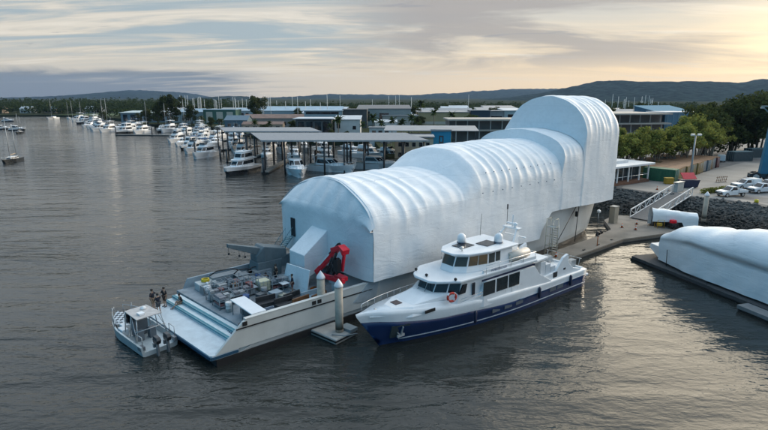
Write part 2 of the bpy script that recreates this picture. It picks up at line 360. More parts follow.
# hills: height fields whose crest follows the real ridge line of each range
hillm = P('forested_hillside', (.022, .034, .03), .95, 0, .8, .03, bump=1., bs=.06)
for m_ in (hillm, landm): m_.node_tree.nodes['Principled BSDF'].inputs['Specular IOR Level'].default_value = 0.
def hill(name, pts, D, depth, base=-4, seed=0):
    """pts: (azimuth tangent x/y, crest elevation tangent above the 20 m eye) along the ridge"""
    r = random.Random(seed); n = 260; mrows = 30; s = MB(); rows = []
    def crest(a):
        for (a0, e0), (a1, e1) in zip(pts, pts[1:]):
            if a0 <= a <= a1:
                f = (a-a0)/(a1-a0); f = f*f*(3-2*f); return e0+(e1-e0)*f
        return pts[-1][1]
    for j in range(mrows+1):
        v = j/mrows; yy = D-depth*.6+depth*1.1*v; prof = math.sin(min(1., v/.6)*math.pi/2)**1.1 if v < .6 else math.cos((v-.6)/.4*math.pi/2)**.8
        row = []
        for i in range(n+1):
            a = pts[0][0]+(pts[-1][0]-pts[0][0])*i/n; X = a*D; h = 20+crest(a)*D
            nz = mnoise.fractal(Vector((X/520., yy/520., seed)), 1., 2., 5)*.16+1 if v not in (0, 1) else 1
            nz2 = mnoise.fractal(Vector((X/45., yy/80., seed+5)), 1., 2., 4)*(D*.0019)
            row.append((X, yy, base+(h-base)*prof*(1+(nz-1)*(1-abs(v-.6)*.3 if abs(v-.6) > .06 else .25))+nz2*(prof > .1)))
        rows.append(row)
    s.loft(rows, closed=False, smooth=True); structure(s.build(name, hillm))
def tx(px): return (px-384)/512/.974
def ez(py): return (97.-py)/512/.99
hill('far_hills', [(tx(p), ez(q)) for p, q in ((-180, 97), (-60, 98), (60, 98.5), (110, 95.5), (150, 91.5), (178, 92.5), (205, 98), (260, 101), (300, 97), (335, 94.8), (375, 95.5), (410, 95.5), (445, 94), (480, 91.5), (515, 90), (560, 90), (640, 92))], 6200, 2600, seed=2)
hill('low_hills', [(tx(p), ez(q)) for p, q in ((-200, 100), (60, 100), (120, 101), (190, 102), (215, 99), (240, 96.5), (258, 99), (285, 103), (340, 104), (420, 104), (460, 103), (500, 101), (600, 104))], 3600, 1500, seed=6)
hill('near_hills', [(tx(p), ez(q)) for p, q in ((380, 104), (430, 104), (470, 102), (510, 98), (540, 93.5), (575, 86.5), (598, 82.5), (625, 82.5), (650, 84), (680, 82), (715, 83.5), (735, 84), (768, 80.5), (850, 78), (950, 84), (1100, 92))], 3000, 1700, seed=9)
# ---------------------------------------------------------------- wrapped catamaran
SH = R(40.54)
ship = T('wrapped_ship', 'huge catamaran ship wrapped in white shrink film with open aft work deck', 'ship', (-13, 35, 0), SH)
def lerp(a, b, f): return a+(b-a)*f
def ss(a, b, v):
    v = min(1, max(0, (v-a)/(b-a))); return v*v*(3-2*v)
def pw(s, pts):
    for (a, x), (b, y) in zip(pts, pts[1:]):
        if s <= b: return lerp(x, y, ss(a, b, s)) if s > a else x
    return pts[-1][1]
def pl_(s, pts):
    for (a, x), (b, y) in zip(pts, pts[1:]):
        if s <= b: return lerp(x, y, max(0, (s-a)/(b-a)))
    return pts[-1][1]
def wrap_par(s):
    # near wall t, far wall t, arch base z, arch rise
    if s < 46.55:
        t0 = -.7; t1 = pl_(s, [(15, 15.7), (27.8, 14.0), (30.5, 13.6), (46, 13.4)]); zb = pl_(s, [(15, 8.2), (27.8, 9.3), (30.5, 10.0), (40, 10.3)]); ri = pl_(s, [(15, 3.8), (27.8, 2.9), (30.5, 4.5), (46, 4.3)])
    elif s < 51.5: t0 = -.75; t1 = 13.6; zb = 12.6; ri = 3.2
    else: t0 = -.85; t1 = 11.7; zb = 15.; ri = 5.2
    return t0, t1, zb, ri
def zbot(s): return pw(s, [(15, 3.4), (30, 3.2), (42.3, 2.6), (44.6, 5.75), (60.5, 5.35)]) if s < 42.3 or s > 44.6 else lerp(2.6, 5.75, ((s-42.3)/2.3)**.6)
NA = 40
def wrap_sec(s, rib, amp, shift=0.):
    t0, t1, zb, ri = wrap_par(s); c = (t0+t1)/2; a = (t1-t0)/2; z0 = zbot(s)
    s_w = s+.3+.22*math.sin(s*.9)+.12*math.sin(s*2.3); sag = abs(math.sin(math.pi*s_w/rib))**.8*amp*(.75+.5*mnoise.noise(Vector((math.floor(s_w/rib)*7.3, 1, 1))))*(.2 if 27.6 < s < 30.5 else 1)
    pts = []
    wz = 9
    for k in range(wz):
        f = k/wz; z = lerp(z0, zb, f)
        b = .09*mnoise.noise(Vector((s*.35, z*.5, 3)))+.03*mnoise.noise(Vector((s*1.1, z*1.3, 9)))
        pts.append((s, t0-b+.25*sag*max(0, f-.75)*4, z))
    for k in range(NA+1):
        th = math.pi*(1-k/NA); x = math.cos(th); z = math.sin(th)
        q = sag*min(1, math.sin(th)*2.2+.25)*(.8+.5*mnoise.noise(Vector((s*.25, k*.15, 12))))
        wv = .07*mnoise.noise(Vector((s*.6, k*.35, 1)))+.05*mnoise.noise(Vector((s*1.3, k*.22, 7)))
        pts.append((s+(shift*math.sin(th) if shift else 0), c+(a-q+wv)*x*1., zb+(ri-q+wv)*z**.96))
    for k in range(wz-1, -1, -1):
        z = lerp(z0, zb, k/wz); pts.append((s, t1, z))
    return pts
def wrap_piece(name, s0, s1, rib, amp, step, front=None, back=None):
    m = MB(); n = max(2, int((s1-s0)/step)); secs = [wrap_sec(lerp(s0, s1, i/n), rib, amp) for i in range(n+1)]
    m.loft(secs, closed=False, smooth=True)
    if back is not None:                     # face between this ring and the lower ring behind it
        lo = wrap_sec(s0-.2, rib, 0); hi = secs[0]
        mid = [(s0-.12, lerp(l[1], h[1], .5), lerp(l[2], h[2], .5)+.1) for l, h in zip(lo, hi)]
        m.loft([[(s0-.35-back, p[1], p[2]-.1) for p in lo], mid, hi], closed=False, smooth=True)
    if front:
        c = secs[-1]; m.loft([c, [(s1+.5, lerp(6, p[1], .93), lerp(9, p[2], .96)) for p in c], [(s1+.7, lerp(6, p[1], .1), lerp(9, p[2], .1)) for p in c]], closed=False, smooth=True)
        zz = [(s, t) for s in (s0-7, s1) for t in (0,)]
    return m
m = wrap_piece('x', 15.25, 27.8, 1.62, .2, .2)
# aft cap: upright sheet up to a crease, then leaning in to the first hoop
ring = wrap_sec(15.25, 1.62, 0)
def capsec(f):
    out = []
    for (s, t, z) in ring:
        zc = min(z, 8.0+.9*(1-abs(t-7.5)/8.2))
        lean = 2.2*ss(1, 13, t)*max(0, (z-8.2)/4.7)
        if f <= .5: out.append((15-.0+.05*math.sin(t*1.7), t if z < 8 else lerp(t, lerp(7.5, t, .985), 1), lerp(ring[0][2], zc, 1)) if f == .5 else (15., t, min(z, 8.)))
        else: out.append((s, t, z))
    return out
cap = MB(); cols = []
for i in range(49):
    t = lerp(-.68, 15.68, i/48); x = (t-7.5)/8.2; zt = 8.2+3.8*max(0, 1-x*x)**.48
    zcr = 8.1+.9*max(0, 1-x*x)**.5; lean = .25+2.1*ss(-1, 12, t)*max(0, (zt-zcr)/4)
    col = []
    for k in range(12): col.append((15.0+.05*mnoise.noise(Vector((t*.6, k*.4, 2)))-.25*(1-abs(x)**6)+.25*abs(x)**10, t, lerp(3.4+(-1.2 if t > 9 else 0)*0, zcr, k/11)))
    for k in range(1, 9):
        f = k/8; bul = .25*math.sin(f*math.pi)*(zt-zcr)/4; fold = .2*math.sin(t*2.6)*math.sin(f*math.pi)*(zt-zcr)/4
        col.append((lerp(14.75, 15.25, f)+lean*0+fold-bul*.8+(lerp(0, lean, f) if f < .99 else lean), t, lerp(zcr, zt, f)))
    cols.append(col)
cap.loft(cols, closed=False, smooth=True)
for v in m.bm.verts:                          # first hoop follows the leaning cap on the far side
    s, t, z = v.co
    if s < 19:
        x = (t-7.5)/8.2; lean = 2.1*ss(-1, 12, t)*max(0, (z-8.6)/4)*max(0, (19-s)/3.75); v.co.x += min(lean, 19-s)
m.build('stern_wrap', wrapm, ship); cap.build('stern_wrap_end', wrapm, ship)
wrap_piece('x', 27.8, 46.53, 1.45, .29, .18).build('midship_wrap', wrapm, ship)
wrap_piece('x', 46.6, 51.48, 1.3, .3, .18, back=.0).build('forward_wrap', wrapm, ship)
bw = wrap_piece('x', 51.55, 60.5, 1.2, .27, .18, back=.0, front=True)
bw.quad((44.7, -.6, 5.72), (60.4, -.6, 5.38), (60.4, 11.4, 5.38), (44.7, 11.4, 5.72)); bw.build('bow_wrap', wrapm, ship)
# battens and dots where the film is pinned to the hoops
for k in range(19):
    MB().box((31.2+1.4*k, -.46, 12.0) if k < 10 else (30.4+1.75*(k-10), -.82, 9.9), (.1, .08, .1)).build('film_clip', P('grey_tape', (.22, .27, .33), .7), ship)
# slender hulls
def demihull(t0, t1, name):
    s_ = MB(); c = (t0+t1)/2; hw = (t1-t0)/2; secs = []
    for i in range(31):
        s = .4+58.6*i/30; f = 1-max(0, (s-40)/19.)**2.2; f = max(f, .015); top = .6 if s < 3.4 else (1.18 if s < 15.6 else (3.5 if s < 40 else 3.5+2.6*ss(40, 46, s))); xs = s
        fl = lerp(.8, 1.05, f); r_ = []
        for z in (-.6, 0, min(1.2, top-.05), top):
            h = hw*(f**(1.0 if z < .5 else .75))*(.75 if z < -.3 else .93 if z < .5 else 1)
            rk = (z-0)*.42*max(0, (s-46)/13)
            r_.append((xs+rk, c-h, z))
        for z in (top, min(1.2, top-.05), 0, -.6):
            h = hw*(f**(1.0 if z < .5 else .75))*(.75 if z < -.3 else .93 if z < .5 else 1)
            r_.append((xs+(z)*.42*max(0, (s-46)/13), c+h, z))
        secs.append(r_)
    s_.loft(secs, smooth=False); return s_.build(name, mat_zgrade('hull_paint_%s' % name, (.03, .035, .04), (.5, .52, .52), .55, .62, .4, .12, .4, .1), ship)
demihull(.02, 4.2, 'hull'); demihull(9.6, 13.8, 'hull')
MB().span((15.6, 4.2, 1.15), (55, 9.6, 2.4)).build('bridge_deck_underside', P('grey_deck_paint', ()), ship)
# aft deck, platform, steps
MB().prism([(0, .15), (.12, 0), (2.25, 0), (2.25, 12.3), (.12, 12.3), (0, 12.1)], .62, 1.0).shear(.107).build('stern_platform', P('pale_nonslip_deck', (.55, .62, .66), .6, 0, .12, 1.5, bump=.15), ship)
MB().span((-.06, .1, .66), (0.02, 12.2, .9)).span((0, -.05, .66), (2.2, .02, .88)).shear(.107).build('platform_fender', P('blue_rub_rail', (.015, .07, .13), .5), ship)
stepw = P('step_white', (.6, .68, .7), .5, 0, .1, 2); teal = P('teal_edge_strip', (.015, .2, .26), .5, 0, .2, 3)
st_ = MB(); st_.span((2.25, .5, .7), (2.95, 12.9, 1.3)); st_.span((2.95, .5, .7), (3.6, 12.9, 1.56)); st_.shear(.107).build('deck_step', stepw, ship)
e_ = MB(); e_.span((2.2, .5, 1.16), (2.26, 12.9, 1.26)); e_.span((2.27, .5, 1.3), (2.45, 12.9, 1.305)); e_.span((2.9, .5, 1.42), (2.96, 12.9, 1.52)); e_.span((2.97, .5, 1.561), (3.2, 12.9, 1.565)); e_.shear(.107).build('step_edging', teal, ship)
MB().span((3.6, .1, 1.2), (16.5, 13.6, 1.7)).shear(.1).build('work_deck', P('worn_deck_paint', (.26, .3, .33), .7, 0, .3, .9, bump=.2), ship)
# near bulwark with raked end, rubbing strake and freeing ports
b_ = MB(); b_.yprism([(.35, .95), (1.5, .95), (16.6, .95), (16.6, 3.25), (3.0, 3.15), (2.7, 3.0)], -.04, .2); b_.span((2.9, -.07, 3.16), (14.9, .3, 3.24)); b_.build('bulwark', offwhite, ship, bevel=.02)
MB().bar((2.1, -.07, 2.55), (15.6, -.07, 2.5), .06, .09).build('rubbing_strake', black, ship)
for s in (2.85, 9.2, 9.75): MB().box((s, -.05, 2.84), (.4, .04, .34)).build('freeing_port', black, ship)
MB().span((.4, -.06, .0), (40, .05, .58)).build('boot_stripe', black, ship)
f_ = MB(); f_.yprism([(2.6, 1.0), (15, 1.0), (15, 2.9), (10, 2.75), (3.4, 2.6)], 13.6, 13.8); f_.build('bulwark', steelgrey, ship)
lt = P('navy_lettering', (.01, .03, .09), .5)
text_part('HOLERS NQ', 'stern_lettering', lt, ship, (2.72, 1.55, 1.31), (0, 0, R(-90)), .55)
pl = MB(); pl.yprism([(13.4, 1.7), (16, 1.3), (16.4, 3.4), (15.9, 3.9)], -.1, .12); pl.build('wing_plate', P('pale_grey_steel', (.38, .43, .46), .5), ship)
# covered companionway jutting from the stern wrap
tn = MB(); tn.loft([[(12, 5.9, 2.6), (12, 8.7, 2.6), (12, 8.7, 5.0), (12, 5.9, 5.05)], [(14.9, 5.9, 3.6), (14.9, 8.7, 3.6), (14.9, 8.7, 7.2), (14.9, 5.9, 7.2)]]); tn.build('companionway_cover', wrapm2, ship, bevel=.05)
cb = MB(); cb.loft([[(10.9, 3.9, 2.0), (10.9, 8.4, 1.72), (11.2, 7.9, 3.95), (11.2, 3.7, 4.3)], [(10.98, 3.9, 2.0), (10.98, 8.4, 1.72), (11.28, 7.9, 3.95), (11.28, 3.7, 4.3)]]); cb.build('cover_sheet', wrapm2, ship)
dw = MB(); dw.box((14.68, 12.4, 6.2), (.1, .75, 2.0)); dw.build('doorway', P('dark_opening', (.02, .025, .03), .8), ship)
sr = MB()
for k in range(11):
    f = k/10; sr.box((14.2-.5*math.sin(f*1.6), lerp(12.4, 14.9, f), lerp(5.2, 2.2, f)), (.9, .3, .05))
for o in (-.45, .45):
    sr.tube([(14.2+o-.5*math.sin(k/10*1.6), lerp(12.4, 14.9, k/10), lerp(6.2, 3.2, k/10)) for k in range(11)], .03, 6)
    sr.tube([(14.2+o-.5*math.sin(k/10*1.6), lerp(12.4, 14.9, k/10), lerp(5.15, 2.15, k/10)) for k in range(11)], .05, 6)
    for k in range(0, 11, 1): sr.tube([(14.2+o-.5*math.sin(k/10*1.6), lerp(12.4, 14.9, k/10), lerp(5.2, 2.2, k/10)), (14.2+o-.5*math.sin(k/10*1.6), lerp(12.4, 14.9, k/10), lerp(6.2, 3.2, k/10))], .02, 5)
sr.build('stairs', P('teal_stairs', (.2, .33, .36), .5), ship)
# grey stern crane (far side)
ck = P('crane_grey', (.12, .155, .17), .5, 0, .12, 2)
c_ = MB(); c_.frustum([(9.6, 11.2), (12.4, 11.2), (12.4, 13.4), (9.6, 13.4)], 1.7, [(9.8, 11.3), (12.6, 11.3), (12.6, 13.2), (9.8, 13.2)], 3.4)
c_.loft([[(9.8, 11.6, 3.4), (9.8, 13., 3.4), (9.8, 13., 4.0), (9.8, 11.6, 4.0)], [(10.6, 11.3, 3.35), (10.6, 13.2, 3.35), (10.6, 13.2, 5.0), (10.6, 11.3, 5.0)], [(13.2, 11.4, 3.35), (13.2, 13.2, 3.35), (13.2, 13.2, 4.3), (13.2, 11.4, 4.3)]])
c_.build('crane_housing', ck, ship, bevel=.08)
c_ = MB(); c_.loft([[(11.0, 11.8, 3.7), (11.0, 12.8, 3.7), (11.0, 12.8, 4.6), (11.0, 11.8, 4.6)], [(7.1, 12.1, 5.35), (7.1, 12.5, 5.35), (7.1, 12.5, 5.75), (7.1, 12.1, 5.75)]]); c_.build('crane_boom', ck, ship, bevel=.04)
for s_x in (7.2, 8.3, 8.9):
    zt = lerp(5.45, 3.9, (s_x-7.1)/3.9); MB().tube([(s_x, 12.3, zt), (s_x, 12.3, zt-.65)], .02, 5).box((s_x, 12.3, zt-.72), (.16, .12, .22)).build('crane_hook', darksteel, ship)
# folded red knuckle crane (near side)
c_ = MB(); c_.cyl((13.2, 2.3), .45, 1.7, 3.6, 14).box((13.2, 2.3, 3.3), (1.0, 1.0, .5)); c_.build('crane_pedestal', P('pale_grey_steel', ()), ship)
c_ = MB(); c_.bar((12.7, 4.9, 3.5), (13.0, 1.6, 6.55), .38, .42).bar((12.75, 4.7, 3.35), (12.75, .5, 3.75), .36, .42)
c_.loft([[(12.7, 2.3, 6.0), (13.4, 2.3, 6.0), (13.4, 2.5, 6.45), (12.7, 2.5, 6.45)], [(12.7, 1.0, 6.6), (13.4, 1.0, 6.6), (13.4, 1.2, 7.0), (12.7, 1.2, 7.0)], [(12.6, .5, 6.2), (13.4, .5, 6.2), (13.4, .35, 6.7), (12.6, .35, 6.7)]])
c_.box((13, 1.3, 3.85), (.7, 1.3, .4)).bar((12.95, .6, 6.4), (12.9, .9, 4.6), .2, .28); c_.build('knuckle_boom', red, ship, bevel=.04)
c_ = MB(); c_.bar((13.3, 4.9, 4.0), (13.5, 2.0, 6.7), .3, .5)
for k, (a, b) in enumerate([((12.4, 2.3, 4.3), (12.5, 1.2, 6.3)), ((12.4, 1.6, 4.2), (12.5, .9, 5.9)), ((12.5, 2.8, 4.0), (12.5, 1.9, 5.7)), ((12.4, 1.0, 4.4), (12.45, 1.9, 5.3))]): c_.tube([a, b], .13, 8)
c_.box((12.55, 1.2, 5.2), (.45, .7, 1.1)); c_.box((12.6, 1.9, 4.6), (.5, .5, .6)); c_.build('hydraulic_ram', P('black_steel', (.015, .016, .02), .4, .3), ship)
MB().bar((12.39, 3.9, 4.53), (12.5, 2.4, 5.95), .02, .16).build('boom_lettering', P('white_lettering', (.75, .75, .75), .5), ship)
# mooring straps from the bow
s_ = MB(); s_.tube([(52.2, .2, 5.3), (44.3, -1.3, .75)], .05, 6).tube([(52.9, .2, 5.2), (50.5, -.9, .75)], .05, 6).box((52.3, .1, 4.2), (.35, .3, .7)); s_.build('mooring_strap', black, ship)
# ---------------------------------------------------------------- motor yacht (bow towards the camera's left)
YO = Vector((-.5, 38.7, 0))+Vector((math.cos(R(38)), math.sin(R(38)), 0))*26.2
yacht = T('motor_yacht', 'white and navy motor yacht with radar arch moored alongside the wrapped ship', 'yacht', YO, R(218))
def hb(x):                      # half beam at sheer; x forward from the transom, tip at 28.4
    f = max(0, (x-12)/16.4); return 3.05*(1-f**2.3)+.02 if x > 12 else lerp(2.85, 3.05, x/12)
def sheer(x): return pw(x, [(0, 1.95), (5, 2.0), (15.5, 2.45), (18, 2.75), (28.4, 3.35)])
def knuck(x): return pw(x, [(0, 1.35), (12, 1.42), (20, 1.85), (28.4, 2.55)])
def yrow(z, x, wl):             # half breadth at height: fine at the waterline near the bow
    xs = x; f = max(0, (x-8)/18.); b = hb(x)
    lo = max(.0, 2.75*(1-max(0, (x-9)/17.1)**2.0)) if x < 26.1 else 0
    return lerp(lo, b, ss(-.2, 2.4, z)**.8)
def yhull(zf0, zf1, nz, name, m, off=0.):
    s_ = MB(); secs = []
    for i in range(45):
        x = 28.4*i/44; row = []
        zs = [lerp(zf0(x), zf1(x), k/nz) for k in range(nz+1)]
        stem = lambda z: 26.1+max(0, z)*.72
        for z in zs:
            xx = min(x, stem(z)); b = yrow(z, min(x, 28.4), 0)*(1 if xx == x else 0); b = b*min(1, max(0, (stem(z)-x)/2.2))**.55 if x > stem(z)-2.2 else b
            row.append((xx, b+off, z))
        secs.append(row)
    full = [r+[(x, -y, z) for x, y, z in r[::-1]] for r in secs]
    s_.loft(full, closed=False, smooth=True); s_.bm.faces.new([s_.bm.verts.new(p) for p in full[0]])
    return s_.build(name, m, yacht, weld=True)
yhull(lambda x: -.5, lambda x: knuck(x)-.03, 6, 'hull', navy)
yhull(lambda x: knuck(x)-.03, sheer, 3, 'topsides', white, .015)
s_ = MB(); s_.loft([[(x, hb(x)*.985, knuck(x)+.45), (x, -hb(x)*.985, knuck(x)+.45)] for x in [27.3*i/30 for i in range(31)]], closed=False); s_.build('deck', P('pale_yacht_deck', (.66, .69, .7), .6, 0, .06, 1), yacht)
s_ = MB()
for sg in (1, -1): s_.tube([(x, sg*(yrow(.42, x, 0)+.03), .42) for x in [.1+24.5*i/30 for i in range(31)]], .05, 6)
for sg in (1, -1): s_.tube([(x, sg*(hb(x)*.985+.03), knuck(x)-.02) for x in [.1+11.5*i/15 for i in range(16)]], .045, 6)
s_.build('rubbing_strake', P('grey_strake', (.4, .43, .47), .4), yacht)
# foredeck trunk, main house, wheelhouse
s_ = MB(); s_.frustum([(26, -.7), (26, .7), (24.0, 1.75), (20, 2.3), (20, -2.3), (24., -1.75)], 2.5, [(25.2, -.5), (25.2, .5), (23.6, 1.4), (20, 2.1), (20, -2.1), (23.6, -1.4)], 3.25)
s_.frustum([(23.5, -1.2), (23.5, 1.2), (20, 2.2), (20, -2.2)], 3.25, [(21.7, -.9), (21.7, .9), (20., 2.1), (20, -2.1)], 3.75); s_.build('foredeck_trunk', white, yacht, bevel=.06)
MB().box((24.2, -.1, 3.27), (.7, .75, .06)).build('deck_hatch', P('brown_hatch', (.07, .045, .045), .4), yacht)
MB().box((22.4, 2.14, 2.82), (1.1, .08, .25)).build('vent_louvre', black, yacht)
LO = [(21.7, -1.0), (21.7, 1.0), (19.8, 2.55), (9.8, 2.8), (9.8, -2.8), (19.8, -2.55)]
HI = [(20.6, -.95), (20.6, .95), (19.0, 2.4), (9.6, 2.72), (9.6, -2.72), (19.0, -2.4)]
MB().frustum(LO, 2.3, HI, 4.62).build('main_house', white, yacht, bevel=.05)
# topsides sweep up to the house side
for sg in (1, -1):
    s_ = MB(); s_.loft([[(x, sg*2.3, 1.9), (x, sg*(hb(x)-.03 if x > 16.8 else 2.95), 1.9), (x, sg*(hb(x)-.05 if x > 16.8 else 2.93), z), (x, sg*2.3, z)] for x, z in ((20.4, sheer(20.4)-.04), (19, sheer(19)+.02), (17.8, 2.86), (17.1, 3.05), (16.7, 3.5), (16.3, 4.2), (9.5, 4.2), (8.6, 3.2), (6.5, 2.05))]); s_.build('side_fairing', white, yacht, bevel=.03)
BR = [(21.5, -.9), (21.5, .9), (21.1, 1.5), (19.4, 2.65), (9.2, 2.98), (9.2, -2.98), (19.4, -2.65), (21.1, -1.5)]
MB().prism(BR, 4.62, 4.86).build('bridge_deck', white, yacht, bevel=.08)
for sg in (1, -1): MB().span((9.6, sg*2.985, 4.36), (17.1, sg*2.93, 4.52)).build('side_stripe', P('navy_stripe', (.012, .02, .06), .4), yacht)
def pane(p, n, h0, h1, w_, name, m, lean=0):
    pass
def windows_on(lo, z0, hi, z1, i, j, cuts, f0, f1, name, m, gap=.1, out=.025):
    """rows of panes on the facet between corners i and j of a frustum"""
    A = Vector(lo[i]+(z0,)); B = Vector(lo[j]+(z0,)); C = Vector(hi[j]+(z1,)); D = Vector(hi[i]+(z1,))
    nrm = (B-A).cross(D-A).normalized(); ctr = Vector((15, 0, (z0+z1)/2))
    if nrm.dot((A+B)/2-ctr) < 0: nrm = -nrm
    for u0, u1 in cuts:
        s_ = MB(); q = []
        for u, v in ((u0, f0), (u1, f0), (u1, f1), (u0, f1)):
            q.append(A.lerp(B, u).lerp(D.lerp(C, u), v))
        s_.loft([[p+nrm*out for p in q], [p-nrm*.03 for p in q]]); s_.build(name, m, yacht)
windows_on(LO, 2.3, HI, 4.62, 0, 1, [(.02, .48), (.52, .98)], .58, .95, 'windscreen', glass)
windows_on(LO, 2.3, HI, 4.62, 1, 2, [(.03, .50), (.55, .97)], .58, .95, 'windscreen', glass)
windows_on(LO, 2.3, HI, 4.62, 5, 0, [(.03, .45), (.50, .97)], .58, .95, 'windscreen', glass)
for sg in (1, -1):
    MB().yprism([(19.55, 3.65), (18.75, 3.65), (18.55, 4.42), (19.0, 4.42)], sg*2.5, sg*2.62).build('side_window', glass, yacht)
    for x0 in (15.3, 13.55, 11.85): MB().span((x0, sg*2.9, 2.95), (x0+1.5, sg*2.975, 4.18)).build('side_window', P('saloon_glass', (.02, .027, .03), .08), yacht)
    MB().box((17.75, sg*2.62, 3.75), (.28, .1, 1.15)).build('side_door', P('dark_door', (.015, .02, .03), .3), yacht)
    for x0 in (14.2, 12.6, 11.0, 5.6, 4.3): MB().span((x0, sg*(yrow(1.0, x0+.5, 0)-.06), .86), (x0+1.05, sg*(yrow(1.0, x0+.5, 0)+.035), 1.3)).build('portlight', P('grey_portlight', (.13, .15, .17), .25), yacht)
PL = [(18.6, -.75), (18.6, .75), (17.6, 1.55), (15.4, 2.1), (11.9, 2.1), (11.9, -2.1), (15.4, -2.1), (17.6, -1.55)]
PH = [(18.0, -.7), (18.0, .7), (17.1, 1.4), (15.1, 1.85), (11.7, 1.85), (11.7, -1.85), (15.1, -1.85), (17.1, -1.4)]
MB().frustum(PL, 4.86, PH, 6.42).build('wheelhouse', white, yacht, bevel=.04)
for i, j, cuts in ((0, 1, [(.04, .96)]), (1, 2, [(.06, .94)]), (2, 3, [(.04, .48), (.52, .96)]), (7, 0, [(.06, .94)]), (6, 7, [(.04, .48), (.52, .96)]), (3, 4, [(.03, .26), (.30, .48)]), (5, 6, [(.52, .70), (.74, .97)])):
    windows_on(PL, 4.86, PH, 6.42, i, j, cuts, .36, .88, 'wheelhouse_window', olive_glass)
RF = [(18.5, -.75), (18.5, .75), (17.5, 1.65), (15.3, 2.2), (11.2, 2.2), (11.2, -2.2), (15.3, -2.2), (17.5, -1.65)]
MB().prism(RF, 6.42, 6.6).build('wheelhouse_roof', white, yacht, bevel=.07)
for x, y in ((15.9, -.5), (13.6, .35)): MB().box((x, y, 6.64), (1.7, 1.3, .05), rz=.1).build('solar_panel', P('solar_panel', (.03, .03, .035), .2), yacht)
for x, y in ((15.4, -1.2), (12.6, .9)):
    d = MB().lathe((x, y, 6.6), [(.36, 0), (.36, .05), (.40, .07), (.42, .5), (.36, .75), (.2, .92), (.0, .97)], 18).build('radome', white, yacht)
    MB().cyl((x, y), .43, 6.66, 6.78, 18).build('radome_band', P('radome_band', (.12, .15, .2), .4), d)
# radar arch and mast
s_ = MB()
for sg in (1, -1):
    s_.loft([[(11.6, sg*1.5, 4.86), (10.5, sg*1.5, 4.86), (10.5, sg*1.25, 4.86), (11.6, sg*1.25, 4.86)], [(9.7, sg*.75, 7.5), (9.3, sg*.75, 7.5), (9.3, sg*.6, 7.5), (9.7, sg*.6, 7.5)]])
s_.box((9.5, 0, 7.45), (.6, 1.9, .14)).box((9.4, 0, 6.7), (.25, 3.2, .1)).tube([(9.5, 0, 7.5), (9.4, 0, 8.7)], .07, 6).box((9.5, 0, 7.85), (.2, 1.3, .14)).ball((9.5, .35, 7.75), .22, sc=(1, 1, 1.2)); s_.build('radar_arch', white, yacht, bevel=.02)
MB().tube([(9.2, -.9, 7.4), (9.1, -1.0, 9.6)], .025, 5).box((9.1, -1.0, 9.3), (.1, .1, .5)).build('aerial', darksteel, yacht); MB().tube([(11.9, -2.0, 6.4), (11.8, -2.0, 8.8)], .02, 5).build('aerial', darksteel, yacht)
lr = MB(); lr.tube([(12.4, 1.9, 5.4), (12.35, 1.9, 5.4), (9.55, 1.9, 5.4), (9.5, 1.9, 5.4)], [.35, .47, .47, .35], 16); lr.tube([(11.2, .75, 5.3), (9.6, .75, 5.3)], .38, 14); raft = lr.build('liferaft_canister', P('cream_grp', (.62, .57, .5), .5, 0, .08, 2), yacht)
MB().box((10.9, 1.9, 4.92), (2.2, .8, .12)).build('cradle', alu, raft)
MB().prism([(11.4, 2.75), (9.3, 2.85), (9.3, 2.6), (11.4, 2.5)], 4.86, 5.15).prism([(16.5, 2.6), (11.5, 2.75), (11.5, 2.6), (16.5, 2.45)], 4.86, 5.12).build('bulwark_coaming', white, yacht)
text_part('M PROTECTOR', 'name_lettering', P('blue_grey_lettering', (.13, .16, .27), .5), yacht, (14.6, 2.765, 5.0), (R(90), 0, R(178)), .3)
MB().prism([(9.2, 2.6), (9.2, -2.6), (6.6, -2.4), (6.6, 2.4)], 4.3, 4.45).build('aft_awning', white, yacht)
s_ = MB()
for k in range(6): s_.span((7.9-.85*k, -2.5, 2.0), (7.1-.85*k, 2.5, 4.1-.38*k))
s_.build('tiered_seating', P('white_grating', (.6, .63, .66), .6, 0, .1, 6), yacht, bevel=.03)
for k, (x, y) in enumerate(((8.2, -.3), (7.2, .2), (6.4, .6), (8.9, -1.6), (6.2, -1.2))): MB().box((x, y, 4.5-.38*max(0, (7.9-x)/.85) if x < 7.9 else 4.5), (.22, 1.5, .08)).build('seat_rail', black, yacht)
for sg in (1, -1):
    MB().yprism([(8.4, 1.9), (7.6, 2.6), (5.6, 2.75), (4.4, 4.0), (3.6, 4.25), (3.3, 3.2), (2.4, 2.5), (1.2, 2.2), (.6, 1.6), (.6, 1.3), (8.4, 1.3)], sg*2.45, sg*2.72).build('stern_fin', white, yacht, bevel=.05)
    MB().box((5.7, sg*2.73, 2.45), (.7, .04, .55)).build('fairlead', P('dark_opening', ()), yacht)
    MB().box((4.1, sg*2.73, 2.75), (.35, .04, .2)).build('fairlead', P('dark_opening', ()), yacht)
s_ = MB(); s_.span((-.9, -2.6, .9), (.6, 2.6, 1.15)).span((.2, -2.5, 1.1), (.6, 2.5, 2.1)).build('swim_platform', white, yacht, bevel=.05)
s_ = MB()
for y in (-2, -.7, .7, 2): s_.tube([(.3, y, 2.0), (.1, y, 2.9)], .03, 6)
s_.tube([(.1, -2.2, 2.9), (.1, 2.2, 2.9)], .03, 6).box((.9, 1.5, 2.4), (.9, .6, .8)).box((1.2, -1.3, 2.3), (.7, .9, .6)); s_.build('stern_rail', alu, yacht)
s_ = MB()
for sg in (-1, 1):
    xs = [27.6-.9*k for k in range(11)] if sg < 0 else [16.5-.9*k for k in range(11)]
    zt = .55
    pts = [(x, sg*hb(x)*.96, sheer(x)+zt) for x in xs]; s_.tube(pts, .028, 6)
    for p in pts: s_.tube([(p[0], p[1], sheer(p[0])-.05), p], .02, 5)
s_.build('guard_rail', P('stainless_rail', (.6, .62, .64), .25, .8, .05), yacht)
